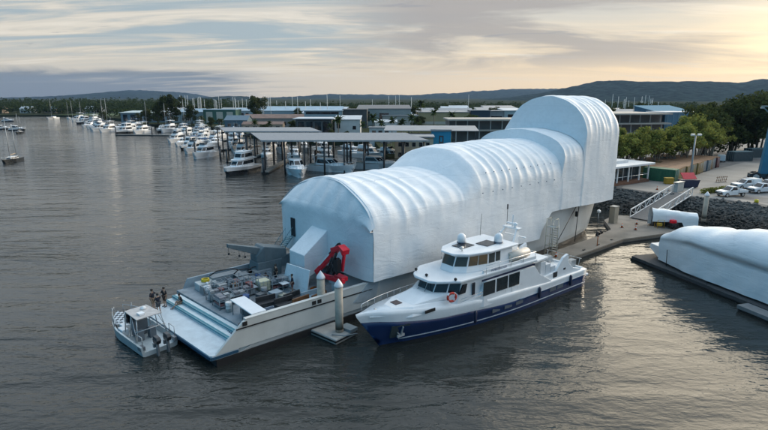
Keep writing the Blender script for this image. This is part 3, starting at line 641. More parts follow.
s_ = MB()
for x in [21.5-.5*k for k in range(9)]: pass
s_.tube([(19.4, 2.72, 3.25), (16.6, 2.95, 3.4)], .02, 5).tube([(19.4, 2.72, 3.0), (16.6, 2.95, 3.1)], .02, 5); s_.build('side_rail', P('stainless_rail', ()), yacht)
s_ = MB(); s_.tube([(26.7, .15, 2.9), (26.5, 0, 3.3), (26.3, -.1, 2.9)], .12, 8).box((25.9, .5, 3.05), (.5, .3, .3)).box((25.7, -.5, 3.05), (.35, .3, .3)); s_.build('windlass', alu, yacht)
ring_ = MB(); bmesh.ops.create_circle(ring_.bm, segments=4, radius=.01)
ring_ = MB(); ring_.tube([(20.35+.36*math.cos(a*math.pi/12), 2.56-.06*math.cos(a*math.pi/12)*2, 3.62+.36*math.sin(a*math.pi/12)) for a in range(25)], .1, 8, cap=False)
lb_ = ring_.build('lifebuoy', P('lifebuoy_red', (.62, .05, .03), .5), yacht)
for a in (45, 135, 225, 315): MB().bar((20.35+.25*math.cos(R(a)), 2.57-.12*math.cos(R(a)), 3.62+.25*math.sin(R(a))), (20.35+.48*math.cos(R(a)), 2.57-.12*math.cos(R(a)), 3.62+.48*math.sin(R(a))), .12, .22).build('lifebuoy_band', white, lb_)
for sg in (1, -1):
    bx = 24.6; y0 = yrow(1.2, bx, 0)
    a = MB(); a.loft([[(bx-.75, sg*(yrow(.55, bx-.75, 0)+.02), .62), (bx+.75, sg*(yrow(.55, bx+.75, 0)+.02), .62), (bx+.95, sg*(yrow(1.9, bx+.95, 0)+.03), 1.9), (bx-.6, sg*(yrow(1.9, bx-.6, 0)+.03), 1.9)], [(bx-.75, sg*(yrow(.55, bx-.75, 0)-.1), .62), (bx+.75, sg*(yrow(.55, bx+.75, 0)-.1), .62), (bx+.95, sg*(yrow(1.9, bx+.95, 0)-.1), 1.9), (bx-.6, sg*(yrow(1.9, bx-.6, 0)-.1), 1.9)]])
    pk = a.build('anchor_pocket', P('anchor_pocket_steel', (.07, .085, .09), .5), yacht)
    a = MB(); p0 = Vector((bx, sg*(yrow(.9, bx, 0)+.1), .85)); p1 = Vector((bx+.05, sg*(yrow(1.7, bx, 0)+.1), 1.75))
    a.bar(p0, p1, .1).bar(p0+Vector((-.35, 0, .35)), p0, .09).bar(p0+Vector((.35, 0, .35)), p0, .09).box(p0, (.75, .12, .22)); a.build('anchor', P('galvanised', (.5, .52, .54), .5, .3), pk)
for k, (x, y) in enumerate(((20.9, 0.0), (19.7, 2.3), (20.6, -1.7))): MB().ball((x, y, 5.0), .14, sc=(1, 1, .9)).cyl((x, y), .06, 4.84, 5.0, 8).build('deck_light', black, yacht)

s_ = MB()
for sg in (1, -1):
    pts = [(16.4, sg*2.75, 5.6), (13, sg*2.82, 5.6), (9.4, sg*2.85, 5.6)]; s_.tube(pts, .025, 5)
    for x in (16.4, 14.7, 13, 11.2, 9.4): s_.tube([(x, sg*2.8, 4.86), (x, sg*2.8, 5.6)], .02, 5)
s_.tube([(9.4, -2.85, 5.6), (9.4, 2.85, 5.6)], .025, 5); s_.build('bridge_rail', P('stainless_rail', ()), yacht)
for y in (-.45, .45): MB().bar((21.55, y, 3.72), (20.95, y*.6, 4.35), .03, .03).build('wiper', black, yacht)
MB().tube([(17.2, .6, 6.6), (17.2, .6, 6.8)], .05, 6).tube([(17.1, .6, 6.9), (17.45, .6, 6.9)], .13, 10).build('searchlight', alu, yacht)
for x in (17.9, 8.7, 3.2): MB().tube([(x, 3.06 if x > 4 else 2.95, 1.95), (x, 3.1 if x > 4 else 3.0, 1.8), (x, 3.1 if x > 4 else 3.0, .9), (x, 3.06 if x > 4 else 2.95, .75)], [.05, .14, .14, .05], 10).build('side_fender', P('dark_blue_fender', (.015, .02, .05), .6), yacht)
# ---------------------------------------------------------------- aluminium work boat off the stern
wb = T('aluminium_workboat', 'small aluminium work boat with chequered bow, pale canopy and twin outboards beside the stern platform', 'boat', (-18.0, 37.75, 0), R(139)); wb.scale = (1.1, 1.1, 1.1)
s_ = MB(); secs = []
for i in range(19):
    x = 7.3*i/18; f = 1-max(0, (x-3.6)/3.75)**2.2; b = 1.36*f+.03; tp_ = .78+.25*(x/7.3)**2; rk = .35*max(0, (x-5.5)/1.8)
    secs.append([(x, -b, tp_), (x, -b*.92, .05), (x-rk, 0, -.3), (x, b*.92, .05), (x, b, tp_), (x, b*.9, tp_), (x, b*.85, .35), (x, -b*.85, .35), (x, -b*.9, tp_)])
s_.loft(secs); s_.build('hull', P('pale_blue_alloy', (.5, .56, .58), .35, .2, .12, 1.5), wb)
s_ = MB(); s_.loft([[(x, -(1.36*(1-max(0, (x-3.6)/3.75)**2.2)+.03)*.9, .8+.25*(x/7.3)**2), (x, 0, .84+.25*(x/7.3)**2), (x, (1.36*(1-max(0, (x-3.6)/3.75)**2.2)+.03)*.9, .8+.25*(x/7.3)**2)] for x in [5.0+.23*k for k in range(11)]], closed=False); s_.build('bow_cover', mat_checker('chequered_bow', (.6, .65, .68), (.03, .04, .06), 4.2), wb)
s_ = MB(); s_.prism([(1.3, -.95), (3.6, -.85), (3.6, .85), (1.3, .95)], 2.35, 2.42); s_.build('canopy', P('pale_canopy', (.5, .47, .45), .6, 0, .15, 3), wb, bevel=.02)
s_ = MB()
for x, y in ((1.4, .9), (1.4, -.9), (3.5, .8), (3.5, -.8), (2.4, .87), (2.4, -.87)): s_.tube([(x-.25*(x < 2), y*1.2, .8), (x, y, 2.36)], .04, 6)
s_.tube([(1.2, -1.1, 1.5), (1.2, 1.1, 1.5)], .03, 6).tube([(.9, -1.2, .8), (2.2, -.9, 2.3)], .03, 6).tube([(.9, 1.2, .8), (2.2, .9, 2.3)], .03, 6)
for x, y in ((6.2, .75), (6.2, -.75), (4.8, 1.25), (4.8, -1.25)): s_.tube([(x, y, .9), (x, y, 1.9)], .025, 6)
s_.build('frame', alu, wb)
MB().box((3.2, 0, 1.0), (.5, 1.1, 1.2)).box((2.2, .45, .75), (.5, .5, .8)).box((2.2, -.45, .75), (.5, .5, .8)).build('console', P('console_grey', (.12, .14, .16), .5), wb, bevel=.05)
MB().quad((3.45, -.75, 1.5), (3.45, .75, 1.5), (3.5, .7, 2.3), (3.5, -.7, 2.3)).build('windscreen', glass, wb)
MB().box((4.6, .55, .72), (.75, .55, .5)).box((3.9, .95, .72), (.85, .5, .5)).build('ice_box', white, wb, bevel=.04)
for y in (-.38, .38):
    o_ = MB(); o_.loft([[(-.15, y-.17, .95), (-.15, y+.17, .95), (-.7, y+.16, .95), (-.7, y-.16, .95)], [(-.15, y-.2, 1.2), (-.15, y+.2, 1.2), (-.8, y+.18, 1.25), (-.8, y-.18, 1.25)], [(-.2, y-.17, 1.5), (-.2, y+.17, 1.5), (-.65, y+.14, 1.45), (-.65, y-.14, 1.45)]])
    ob = o_.build('outboard_motor', P('black_cowl', (.02, .024, .03), .3), wb, bevel=.04)
    MB().box((-.45, y, .4), (.25, .14, 1.2)).box((-.1, y, .7), (.2, .3, .3)).build('outboard_leg', P('grey_alloy_leg', (.2, .22, .24), .4, .3), ob)
for c_, nm in (((1.2, 1.15), 0), ((1.0, -1.15), 0)): MB().box((c_[0]-.9, c_[1]*1.05, .62), (.5, .35, .3)).build('stern_step', P('grey_alloy_leg', ()), wb)

MB().box((2.0, .3, 2.5), (.5, .4, .14)).build('roof_box', white, wb); MB().lathe((2.9, -.3, 2.42), [(.22, 0), (.22, .12), (0, .24)], 12).build('radar_dome', white, wb)
s_ = MB()
for sg in (1, -1):
    pts = [(x, sg*(1.36*(1-max(0, (x-3.6)/3.75)**2.2)+.03)*.95, 1.45+.25*(x/7.3)**2) for x in (3.9, 4.8, 5.6, 6.3, 6.9)]; s_.tube(pts, .025, 5)
    for p in pts: s_.tube([(p[0], p[1], p[2]-.65), p], .02, 5)
    s_.tube([(.1, sg*1.2, .8), (.1, sg*1.2, 1.5), (1.0, sg*1.25, 1.5), (1.0, sg*1.25, .8)], .03, 5)
s_.build('hand_rail', alu, wb)
# ---------------------------------------------------------------- people
def person(label, loc, rz, shirt, short, J=None, long=False, group=None, hat=None, tall=1.):
    """one continuous skinned body; clothes and hair are children"""
    J = J or {}
    base = dict(pel=(0, 0, .97), wai=(0, 0, 1.1), che=(.01, 0, 1.33), nek=(.01, 0, 1.49), hea=(.03, 0, 1.6), top=(.02, 0, 1.74),
                shL=(0, .18, 1.42), elL=(-.03, .26, 1.14), wrL=(.08, .27, .9), haL=(.12, .27, .82), shR=(0, -.18, 1.42), elR=(-.03, -.26, 1.14), wrR=(.08, -.27, .9), haR=(.12, -.27, .82),
                hiL=(0, .1, .92), knL=(.03, .11, .5), anL=(-.02, .12, .09), toL=(.16, .14, .04), hiR=(0, -.1, .92), knR=(.03, -.11, .5), anR=(-.02, -.12, .09), toR=(.16, -.14, .04))
    base.update(J)
    rad = dict(pel=.135, wai=.12, che=.14, nek=.058, hea=.092, top=.07, shL=.065, elL=.042, wrL=.028, haL=.034, shR=.065, elR=.042, wrR=.028, haR=.034, hiL=.095, knL=.06, anL=.042, toL=.034, hiR=.095, knR=.06, anR=.042, toR=.034)
    edges = [('pel', 'wai'), ('wai', 'che'), ('che', 'nek'), ('nek', 'hea'), ('hea', 'top')]+[(a+s, b+s) for s in 'LR' for a, b in (('sh', 'el'), ('el', 'wr'), ('wr', 'ha'), ('hi', 'kn'), ('kn', 'an'), ('an', 'to'))]+[('che', 'shL'), ('che', 'shR'), ('pel', 'hiL'), ('pel', 'hiR')]
    root = T('person', label, 'person', loc, rz, group)
    def skinmesh(name, keys, es, m, extra=0., scale=1.):
        me = bpy.data.meshes.new(name); bm = bmesh.new(); ly = bm.verts.layers.skin.verify(); vs = {}
        for k in keys:
            v = bm.verts.new(Vector(base[k])*tall); r_ = (rad[k]+extra)*scale*tall; v[ly].radius = (r_, r_); vs[k] = v
        first = True
        for k in keys:
            vs[k][ly].use_root = (k == ('pel' if 'pel' in keys else keys[0]))
        for a, b in es: bm.edges.new((vs[a], vs[b]))
        if name == 'body':
            for s in 'LR':
                w_ = Vector(base['wr'+s]); h = Vector(base['ha'+s]); d = (h-w_).normalized(); sd_ = d.cross(Vector((1, .2, 0))).normalized()
                for q, ln in ((-.024, .062), (-.008, .075), (.008, .08), (.024, .07)):
                    a = bm.verts.new((h+sd_*q+d*.015)*tall); b = bm.verts.new((h+sd_*q*1.15+d*ln+Vector((.012, 0, 0)))*tall)
                    a[ly].radius = (.01, .01); b[ly].radius = (.007, .007); bm.edges.new((vs['ha'+s], a)); bm.edges.new((a, b))
                a = bm.verts.new((w_.lerp(h, .5)+sd_*-.04+d*.02)*tall); a[ly].radius = (.01, .01); bm.edges.new((vs['ha'+s], a))
            h = Vector(base['hea']); f = bm.verts.new((h+Vector((.095, 0, .015)))*tall); f[ly].radius = (.016, .014); bm.edges.new((vs['hea'], f))
        bm.to_mesh(me); bm.free()
        o = bpy.data.objects.new(name, me); COL.objects.link(o); o.parent = root
        sk = o.modifiers.new('skin', 'SKIN'); sk.use_smooth_shade = True; o.modifiers.new('sub', 'SUBSURF').levels = 1; o.modifiers['sub'].render_levels = 1
        me.materials.append(m); return o
    skinmesh('body', list(base), edges, skin)
    skinmesh('shirt', ['pel', 'wai', 'che', 'shL', 'elL', 'shR', 'elR'], [('pel', 'wai'), ('wai', 'che'), ('che', 'shL'), ('shL', 'elL'), ('che', 'shR'), ('shR', 'elR')], shirt, .022)
    ks = ['pel', 'hiL', 'knL', 'hiR', 'knR']; es = [('pel', 'hiL'), ('hiL', 'knL'), ('pel', 'hiR'), ('hiR', 'knR')]
    if long: ks += ['anL', 'anR']; es += [('knL', 'anL'), ('knR', 'anR')]
    skinmesh('trousers' if long else 'shorts', ks, es, short, .018)
    h = Vector(base['hea']); t = Vector(base['top']); c = (h+t)/2+Vector((-.022, 0, .02))
    MB().ball(c*tall, .115*tall, 12, 8, (1.02, .92, .95)).build('hair' if not hat else 'cap', hat or hairm, root, smooth=True)
    for s in 'LR':
        a = Vector(base['an'+s]); b = Vector(base['to'+s]); MB().tube([(a-Vector((.04, 0, .03)))*tall, (b+(b-a)*.15)*tall], .055, 8, r2=.042).build('shoe', P('dark_shoe', (.03, .03, .035), .7), root)
    return root
navy_c = P('navy_cloth', (.012, .016, .03), .85, 0, .25, 12); blk_c = P('black_cloth', (.012, .012, .015), .85, 0, .25, 12); khaki = P('khaki_cloth', (.22, .16, .11), .85, 0, .2, 12); rust = P('rust_red_cloth', (.14, .05, .04), .85, 0, .2, 12); grey_c = P('grey_cloth', (.06, .065, .075), .85, 0, .2, 12); brown_c = P('brown_cloth', (.07, .04, .03), .85, 0, .2, 12)
def SP(s, t, z): q = Matrix.Rotation(SH, 4, 'Z') @ Vector((s, t, 0)); return (-13+q.x, 35+q.y, z)
person('standing person in navy shirt and khaki shorts with one arm raised on stern platform', SP(-.45, 12.0, 1.0), R(-10), navy_c, khaki, dict(elL=(.12, .3, 1.28), wrL=(.32, .2, 1.38), haL=(.4, .17, 1.4)), tall=1.12)
person('person with folded arms in dark shirt beside the one raising an arm', SP(-.3, 10.9, 1.0), R(150), navy_c, grey_c, dict(elL=(.08, .26, 1.16), wrL=(.2, .02, 1.2), haL=(.18, -.05, 1.22), elR=(.08, -.26, 1.16), wrR=(.22, -.02, 1.16), haR=(.2, .05, 1.17)), tall=1.04)
person('person in black shirt behind the group on the stern step', SP(.6, 12.0, 1.0), R(-120), blk_c, brown_c, dict(elR=(.15, -.25, 1.2), wrR=(.3, -.12, 1.28), haR=(.36, -.08, 1.3)), tall=1.08)
person('person sitting on the stern step with one leg stretched out', SP(1.75, 11.0, .78), SH+R(180), blk_c, khaki,
       dict(pel=(0, 0, .62), wai=(-.02, 0, .76), che=(.06, 0, 1.0), nek=(.1, 0, 1.15), hea=(.14, 0, 1.26), top=(.15, 0, 1.4), shL=(.05, .18, 1.08), elL=(.16, .26, .86), wrL=(.36, .2, .8), haL=(.44, .18, .78), shR=(.05, -.18, 1.08), elR=(.1, -.27, .82), wrR=(.3, -.2, .72), haR=(.37, -.18, .7), hiL=(.04, .1, .6), knL=(.46, .14, .58), anL=(.82, .17, .3), toL=(.98, .18, .3), hiR=(.04, -.1, .6), knR=(.44, -.16, .66), anR=(.5, -.16, .28), toR=(.68, -.17, .26)), tall=1.08)
person('person in black shirt standing at the helm behind the small boat canopy', (-22.0, 40.9, .42), R(-60), blk_c, grey_c, long=True, tall=1.03)
person('person in navy shirt and rust red shorts standing against the white cover sheet', SP(10.5, 5.75, 1.7), R(200), navy_c, rust, dict(elL=(.02, .27, 1.14), wrL=(.14, .2, .95), haL=(.19, .18, .9)), tall=1.06)
person('person in dark brown work clothes standing below the ship stairs', SP(10.7, 9.3, 1.7), R(-140), brown_c, blk_c, None, True, tall=1.08)
person('person in navy overalls crouching beside the grey deck rack', SP(9.7, 9.3, 1.7), R(-100), navy_c, navy_c,
       dict(pel=(0, 0, .42), wai=(.05, 0, .56), che=(.16, 0, .78), nek=(.22, 0, .92), hea=(.27, 0, 1.02), top=(.27, 0, 1.16), shL=(.16, .18, .86), elL=(.3, .24, .64), wrL=(.46, .16, .56), haL=(.52, .14, .54), shR=(.16, -.18, .86), elR=(.3, -.24, .64), wrR=(.46, -.16, .56), haR=(.52, -.14, .54), hiL=(.0, .1, .4), knL=(.4, .16, .5), anL=(.1, .14, .09), toL=(.28, .15, .04), hiR=(.0, -.1, .4), knR=(.4, -.16, .5), anR=(.1, -.14, .09), toR=(.28, -.15, .04)), True, tall=1.15)

# ---------------------------------------------------------------- gear on the work deck (each a thing)
rackm = P('galvanised_rack', (.25, .28, .3), .5, .35, .2, 5)
def rack(s, t, label, L_=2.6, W_=1.0, H_=1.25, rz=0., loads=((.2, .22, .24),), proto=None):
    r_ = T('storage_rack', label, 'rack', SP(s, t, 1.7), SH+rz, 'galvanised racks on the work deck')
    m_ = MB()
    for x in (-L_/2, 0, L_/2):
        for y in (-W_/2, W_/2): m_.tube([(x, y, 0), (x, y, H_)], .035, 6)
    for z in (.22, .72, H_):
        for y in (-W_/2, W_/2): m_.tube([(-L_/2, y, z), (L_/2, y, z)], .03, 6)
        for x in (-L_/2, 0, L_/2): m_.tube([(x, -W_/2, z), (x, W_/2, z)], .025, 6)
    m_.build('frame', rackm, r_)
    m_ = MB()
    for z in (.2, .7): m_.span((-L_/2+.05, -W_/2+.05, z), (L_/2-.05, W_/2-.05, z+.05))
    m_.build('shelf', steelgrey, r_)
    q = random.Random(int(s*100+t*7))
    cs = [(.22, .1, .1), (.25, .28, .3), (.1, .13, .16), (.35, .36, .36), (.2, .2, .22)]
    for z in (.26, .76):
        x = -L_/2+.1
        while x < L_/2-.35:
            wd = q.uniform(.25, .6); c = q.choice(cs)
            if q.random() < .8: MB().span((x, -W_/2+.1, z), (x+wd, W_/2-q.uniform(.1, .35), z+q.uniform(.18, .36)), bev=.02).build('stored_box', P('stored_%d' % cs.index(c), c, .6, 0, .2, 4), r_)
            x += wd+.04
    return r_
rack(4.6, 8.9, 'short grey rack nearest the stern step on the work deck', 2.2)
rack(5.0, 7.2, 'low rack of grey boxes facing the open deck aft', 2.6, 1.0, 1.1)
rack(7.0, 8.0, 'tall grey rack just aft of the cream tank', 1.7, 1.1, 1.6)
rack(10.2, 7.6, 'long grey rack between the cream tank and the white table', 2.2, 1.0, 1.2)
rack(7.4, 10.2, 'long rack in the second row with reddish boxes', 3.0, 1.1, 1.3)
rack(5.6, 10.6, 'grey rack with a white sheet beside the yellow hose tub', 1.8, .9, 1.1)
def gear(name, label, cat, s, t, rz=0): return T(name, label, cat, SP(s, t, 1.7), SH+rz)
g_ = gear('liquid_tank', 'cream caged liquid tank standing between the grey racks', 'tank', 8.6, 8.0)
MB().span((-.55, -.5, .12), (.55, .5, 1.15), bev=.08).build('bottle', P('cream_plastic', (.62, .58, .4), .5, 0, .08, 3), g_)
m_ = MB()
for z in (.15, .45, .75, 1.05): m_.tube([(-.58, -.53, z), (.58, -.53, z), (.58, .53, z), (-.58, .53, z), (-.58, -.53, z)], .018, 5)
for x in (-.58, -.2, .2, .58):
    for y in (-.53, .53): m_.tube([(x, y, .05), (x, y, 1.18)], .018, 5)
m_.build('cage', alu, g_); MB().span((-.6, -.55, 0), (.6, .55, .1)).build('pallet', darksteel, g_)
g_ = gear('hose_tub', 'pale grey tub holding a coiled yellow hose at the far rail', 'tub', 4.6, 12.2)
MB().span((-.9, -.6, 0), (.9, .6, .75), bev=.08).build('bin', P('pale_tub', (.42, .46, .47), .5), g_)
MB().tube([(.36*math.cos(a*.5)*(1-.002*a), .36*math.sin(a*.5), .8+.004*a) for a in range(52)], .065, 7).build('hose', P('yellow_hose', (.62, .45, .02), .5), g_)
g_ = gear('drum_winch', 'white drum winch on the deck just behind the steps', 'winch', 4.2, 10.9)
MB().tube([(-.35, 0, .45), (.35, 0, .45)], .35, 14).build('drum', white, g_); MB().box((-.45, 0, .4), (.08, .8, .8)).box((.45, 0, .4), (.08, .8, .8)).box((0, 0, .05), (1.1, .9, .1)).build('frame', rackm, g_); MB().ball((.1, .1, .95), .14).build('float_ball', white, g_)
g_ = gear('deck_shelter', 'white roofed deck shelter with open sides at the near bulwark', 'shelter', 4.5, 2.8, R(0))
MB().box((0, 0, 1.32), (1.3, 4.0, .1)).build('roof', white, g_, bevel=.02)
m_ = MB()
for x in (-.55, .55):
    for y in (-1.85, 0, 1.85): m_.box((x, y, .63), (.07, .07, 1.27))
m_.build('post', rackm, g_); MB().box((.3, 0, .45), (.5, 3.4, .9)).build('workbench', P('dark_bench', (.09, .1, .11), .6), g_); MB().box((-.1, .6, .95), (.5, .5, .1)).box((.3, -.8, 1.0), (.4, .7, .2)).build('bench_tray', P('pale_tray', (.5, .5, .48), .6), g_)
g_ = gear('cable_reel', 'black hose coil lying by the raked end of the near bulwark', 'coil', 3.5, 1.3)
MB().tube([((.38+.05*(a//16))*math.cos(a*.39), (.38+.05*(a//16))*math.sin(a*.39), .1+.1*(a//16)) for a in range(64)], .07, 6).build('coil', black, g_); MB().box((.3, .6, .25), (.4, .4, .5)).build('pump', wood, g_)
def lounge(s, t, label, m1, name='deck_bench', rz=0., L_=1.9):
    g_ = T(name, label, 'bench', SP(s, t, 1.7), SH+rz, 'padded benches on deck')
    MB().box((0, 0, .22), (L_, .75, .4)).build('base', darksteel, g_)
    MB().box((0, 0, .48), (L_*.98, .72, .14), bev=.05).build('seat', m1, g_); MB().box((0, .36, .72), (L_*.98, .16, .55), bev=.05).build('backrest', m1, g_)
dk = P('charcoal_vinyl', (.03, .032, .036), .5, 0, .2, 5); br_ = P('brown_vinyl', (.17, .08, .035), .5, 0, .25, 5); bl = P('pale_blue_vinyl', (.3, .4, .46), .5)
lounge(8.1, 2.9, 'charcoal bench furthest aft of the bench row', dk); lounge(9.3, 3.4, 'second charcoal bench beside the freeing ports', dk, rz=.15); lounge(9.3, 1.9, 'brown padded bench by the near bulwark', br_, rz=.1); lounge(10.7, 2.7, 'pale blue bench between the two brown ones', bl); lounge(11.1, 1.6, 'brown bench nearest the red crane', br_, rz=.2); lounge(7.0, 4.2, 'charcoal bench in the middle of the open deck', dk, rz=-.1)
g_ = gear('cargo_mat', 'blue grey mats laid flat on the deck beside the shelter', 'mat', 6.6, 2.9)
MB().box((0, 0, .12), (1.5, 1.7, .22), bev=.04).build('mat', P('blue_grey_mat', (.33, .37, .42), .7, 0, .2, 2), g_); MB().box((.1, .1, .26), (.8, .9, .06)).build('dark_cover', P('dark_blue_cover', (.03, .06, .1), .6), g_)
g_ = gear('table', 'small white table beside the person at the cover sheet', 'table', 10.2, 6.9)
MB().box((0, 0, .75), (.75, 1.0, .05)).build('top', white, g_)
for x in (-.3, .3):
    for y in (-.4, .4): MB().box((x, y, .36), (.04, .04, .72)).build('leg', alu, g_)
for k, (s, t, L_, lab) in enumerate(((6.8, 12.6, 3.0, 'long grey deck locker nearest the yellow hose tub'), (9.9, 11.4, 2.4, 'grey deck locker under the crane boom'), (8.3, 11.5, 1.9, 'dark grey deck locker in front of the crane'))):
    g_ = T('deck_locker', lab, 'locker', SP(s, t, 1.7), SH, 'grey deck lockers')
    MB().span((-L_/2, -.5, 0), (L_/2, .5, .85), bev=.03).build('box', steelgrey if k < 2 else darksteel, g_); MB().span((-L_/2-.03, -.53, .86), (L_/2+.03, .53, .93), bev=.02).build('lid', P('locker_lid', (.2, .23, .25), .5), g_)
    MB().box((0, -.52, .6), (.3, .03, .1)).build('latch', alu, g_)
    m_ = MB(); m_.tube([(-L_/2, .3, .95), (-L_/4, .35, 1.25), (L_/4, .35, 1.2), (L_/2, .3, .95)], .06, 6); m_.build('hose_loop', black, g_)
for k, (s, t, sz, c, lab) in enumerate(((6.2, 9.0, (.5, .5, 1.0), (.2, .09, .03), 'rust orange gas cylinder cage between the racks'), (8.6, 5.6, (1.0, .9, .6), (.3, .36, .4), 'pale blue crate on the middle of the deck'), (12.0, 3.4, (.9, .7, .7), (.03, .03, .035), 'black crate at the foot of the red crane'), (7.4, 6.3, (.7, .6, .5), (.12, .13, .14), 'dark crate beside the cream tank'), (12.2, 1.0, (.8, .6, .6), (.04, .035, .03), 'black crate by the near bulwark under the red crane'))):
    g_ = T('crate', lab, 'crate', SP(s, t, 1.7), SH+.1*k)
    MB().span((-sz[0]/2, -sz[1]/2, .05), (sz[0]/2, sz[1]/2, sz[2]), bev=.03).build('box', P('crate_%d' % k, c, .6, 0, .2, 3), g_); MB().box((0, 0, .03), (sz[0]*1.05, sz[1]*1.05, .06)).build('skid', wood, g_); MB().box((0, 0, sz[2]+.03), (sz[0]*1.03, sz[1]*1.03, .05)).build('lid', P('crate_%d' % k, ()), g_)
# ---------------------------------------------------------------- piles, floats, dock
pilem = mat_zgrade('pile_concrete', (.06, .05, .035), (.4, .36, .3), .9, 1.5, .8, .15, 2, .3)
capw = P('white_pile_cap', (.75, .76, .78), .4)
def pile(loc, h, label, r=.34, group='capped mooring piles'):
    t = T('mooring_pile', label, 'pile', (loc[0], loc[1], -1), 0, group)
    MB().cyl((0, 0), r, 0, h+1, 16).build('shaft', pilem, t)
    MB().lathe((0, 0, h+1), [(r*1.12, -.12), (r*1.12, 0), (r*.9, .18), (0, .62)], 16).build('cap', capw, t)
    MB().cyl((0, 0), r*1.02, .8, 1.75, 16).build('tide_band', wood, t)
    return t
pile((-5.5, 42.1), 4.75, 'white capped pile on the little float, left one in front of the red crane')
pile((-3.8, 40.35), 4.65, 'white capped pile on the little float, nearest the yacht bow')
pile((19.9, 64.3), 4.0, 'white capped pile on the long dock beside the ship hull')
pile((52.0, 81.0), 4.6, 'white capped pile standing alone in front of the rock bank', .36)
f_ = T('float_pontoon', 'small concrete float around the two piles between ship and yacht', 'pontoon', (-4.55, 40.85, 0), R(-40))
s_ = MB(); s_.box((0, 0, .25), (3.6, 2.5, .5)); s_.build('float', concrete, f_, bevel=.12)
MB().box((1.2, .9, .62), (1.3, .9, .25)).build('mooring_box', P('grey_gear', (.2, .24, .26), .6), f_); s_ = MB(); s_.tube([(1.0, -.9, .6), (2.2, -.6, .75), (2.6, .5, .7)], .05, 6); s_.build('mooring_gear', P('grey_gear', (.2, .24, .26), .6), f_)
MB().box((0, 0, .3), (3.68, 2.58, .14)).build('fender_strip', black, f_)
dockm = P('dock_concrete', (.2, .18, .155), .9, 0, .25, .5, bump=.3, bs=12)
d_ = T('floating_dock', 'long concrete floating dock running from the yacht stern past the ship bow to the gangway', 'dock')
A0 = SP(12, -3.6, 0); pts = [SP(30, -3.7, 0), SP(57.5, -4.3, 0), (37.2, 70.6), (48.5, 75.2), (47.2, 77.4), (40.5, 76.4), (43.8, 81.5), (39.0, 84.2), (35.6, 80.5), SP(61.5, -.6, 0), SP(56, -1.2, 0), SP(30, -1.1, 0)]
pts = [(p[0], p[1]) for p in pts]
MB().prism(pts, .12, .6).build('deck', dockm, d_); s_ = MB(); s_.prism([(x*1.0+.0, y) for x, y in pts], -.3, .118); s_.build('float', P('dark_float', (.03, .03, .032), .8), d_)
s_ = MB()
for a, b in zip(pts[:4], pts[1:5]): s_.bar((a[0], a[1], .42), (b[0], b[1], .42), .12, .2)
s_.build('timber_waler', wood, d_)
s_ = MB()
for k in range(7):
    p = SP(33+3.8*k, -3.5, 0); s_.box((p[0], p[1], .68), (.45, .16, .16), rz=SH)
s_.build('cleats', darksteel, d_)
bt = T('boarding_tower', 'white boarding ladder tower standing on the dock by the ship bow flare', 'ladder', SP(43.4, -1.6, .6), SH)
s_ = MB()
for x in (-.5, .5):
    for y in (-.5, .5): s_.tube([(x, y, 0), (x, y, 4.6)], .04, 6)
for z in (1.2, 2.4, 3.6, 4.6):
    for y in (-.5, .5): s_.tube([(-.5, y, z), (.5, y, z)], .03, 6)
    for x in (-.5, .5): s_.tube([(x, -.5, z), (x, .5, z)], .03, 6)
s_.build('frame', P('cream_steel', (.55, .52, .42), .5), bt); s_ = MB()
for k in range(12): s_.box((.9+.06*k*0, 0, .25+.3*k), (.3, .8, .05))
s_.tube([(.8, -.42, 0), (.8, -.42, 3.9)], .04, 6).tube([(.8, .42, 0), (.8, .42, 3.9)], .04, 6); s_.build('ladder', alu, bt); MB().span((-.5, -.5, 3.55), (.5, .5, 3.6)).build('landing', steelgrey, bt)
def cone(x, y, z, lab):
    c = T('traffic_cone', lab, 'cone', (x, y, z), 0, 'orange traffic cones'); MB().lathe((0, 0, 0), [(.16, .04), (.03, .7)], 10).build('cone', P('cone_orange', (.6, .11, .02), .5), c)
    MB().box((0, 0, .02), (.42, .42, .04)).build('base', black, c); MB().lathe((0, 0, .3), [(.118, 0), (.092, .16)], 10).build('band', white, c)
p = SP(42.9, -2.7, .6); cone(p[0], p[1], .604, 'orange cone at the foot of the boarding tower')
cone(36.2, 75.5, .604, 'orange cone on the dock beside the concrete block'); cone(37.6, 74.1, .604, 'orange cone on the dock nearest the yellow machine'); cone(51.2, 94.6, 3.01, 'orange cone at the pavilion corner of the bank'); cone(52.6, 93.4, 3.01, 'orange cone beside the gate cabinet'); cone(39.4, 77.5, .604, 'orange cone at the foot of the gangway')
bl_ = T('bollard_light', 'short post with an orange light on the dock edge', 'bollard', SP(51.5, -3.6, .6)); MB().cyl((0, 0), .06, 0, 1.3, 8).build('post', P('orange_post', (.4, .12, .03), .6), bl_); MB().cyl((0, 0), .1, 1.3, 1.5, 8).build('lamp', darksteel, bl_)
cbk = T('power_pillar', 'square concrete pillar on the dock behind the ship bow', 'pillar', (36.2, 78.6, .6), R(37)); MB().span((-.6, -.45, 0), (.6, .45, 2.6), bev=.05).build('body', P('tan_concrete', (.36, .31, .24), .85, 0, .15, 1), cbk); MB().span((-.65, -.5, 2.605), (.65, .5, 2.7)).build('cap', concrete, cbk)
lp_ = T('dock_lamp', 'round headed lamp post on the dock behind the ship bow', 'lamp', (33.2, 77.2, .6)); MB().cyl((0, 0), .05, 0, 1.9, 8).build('post', alu, lp_); MB().ball((0, 0, 2.15), .3).build('lamp_head', white, lp_)
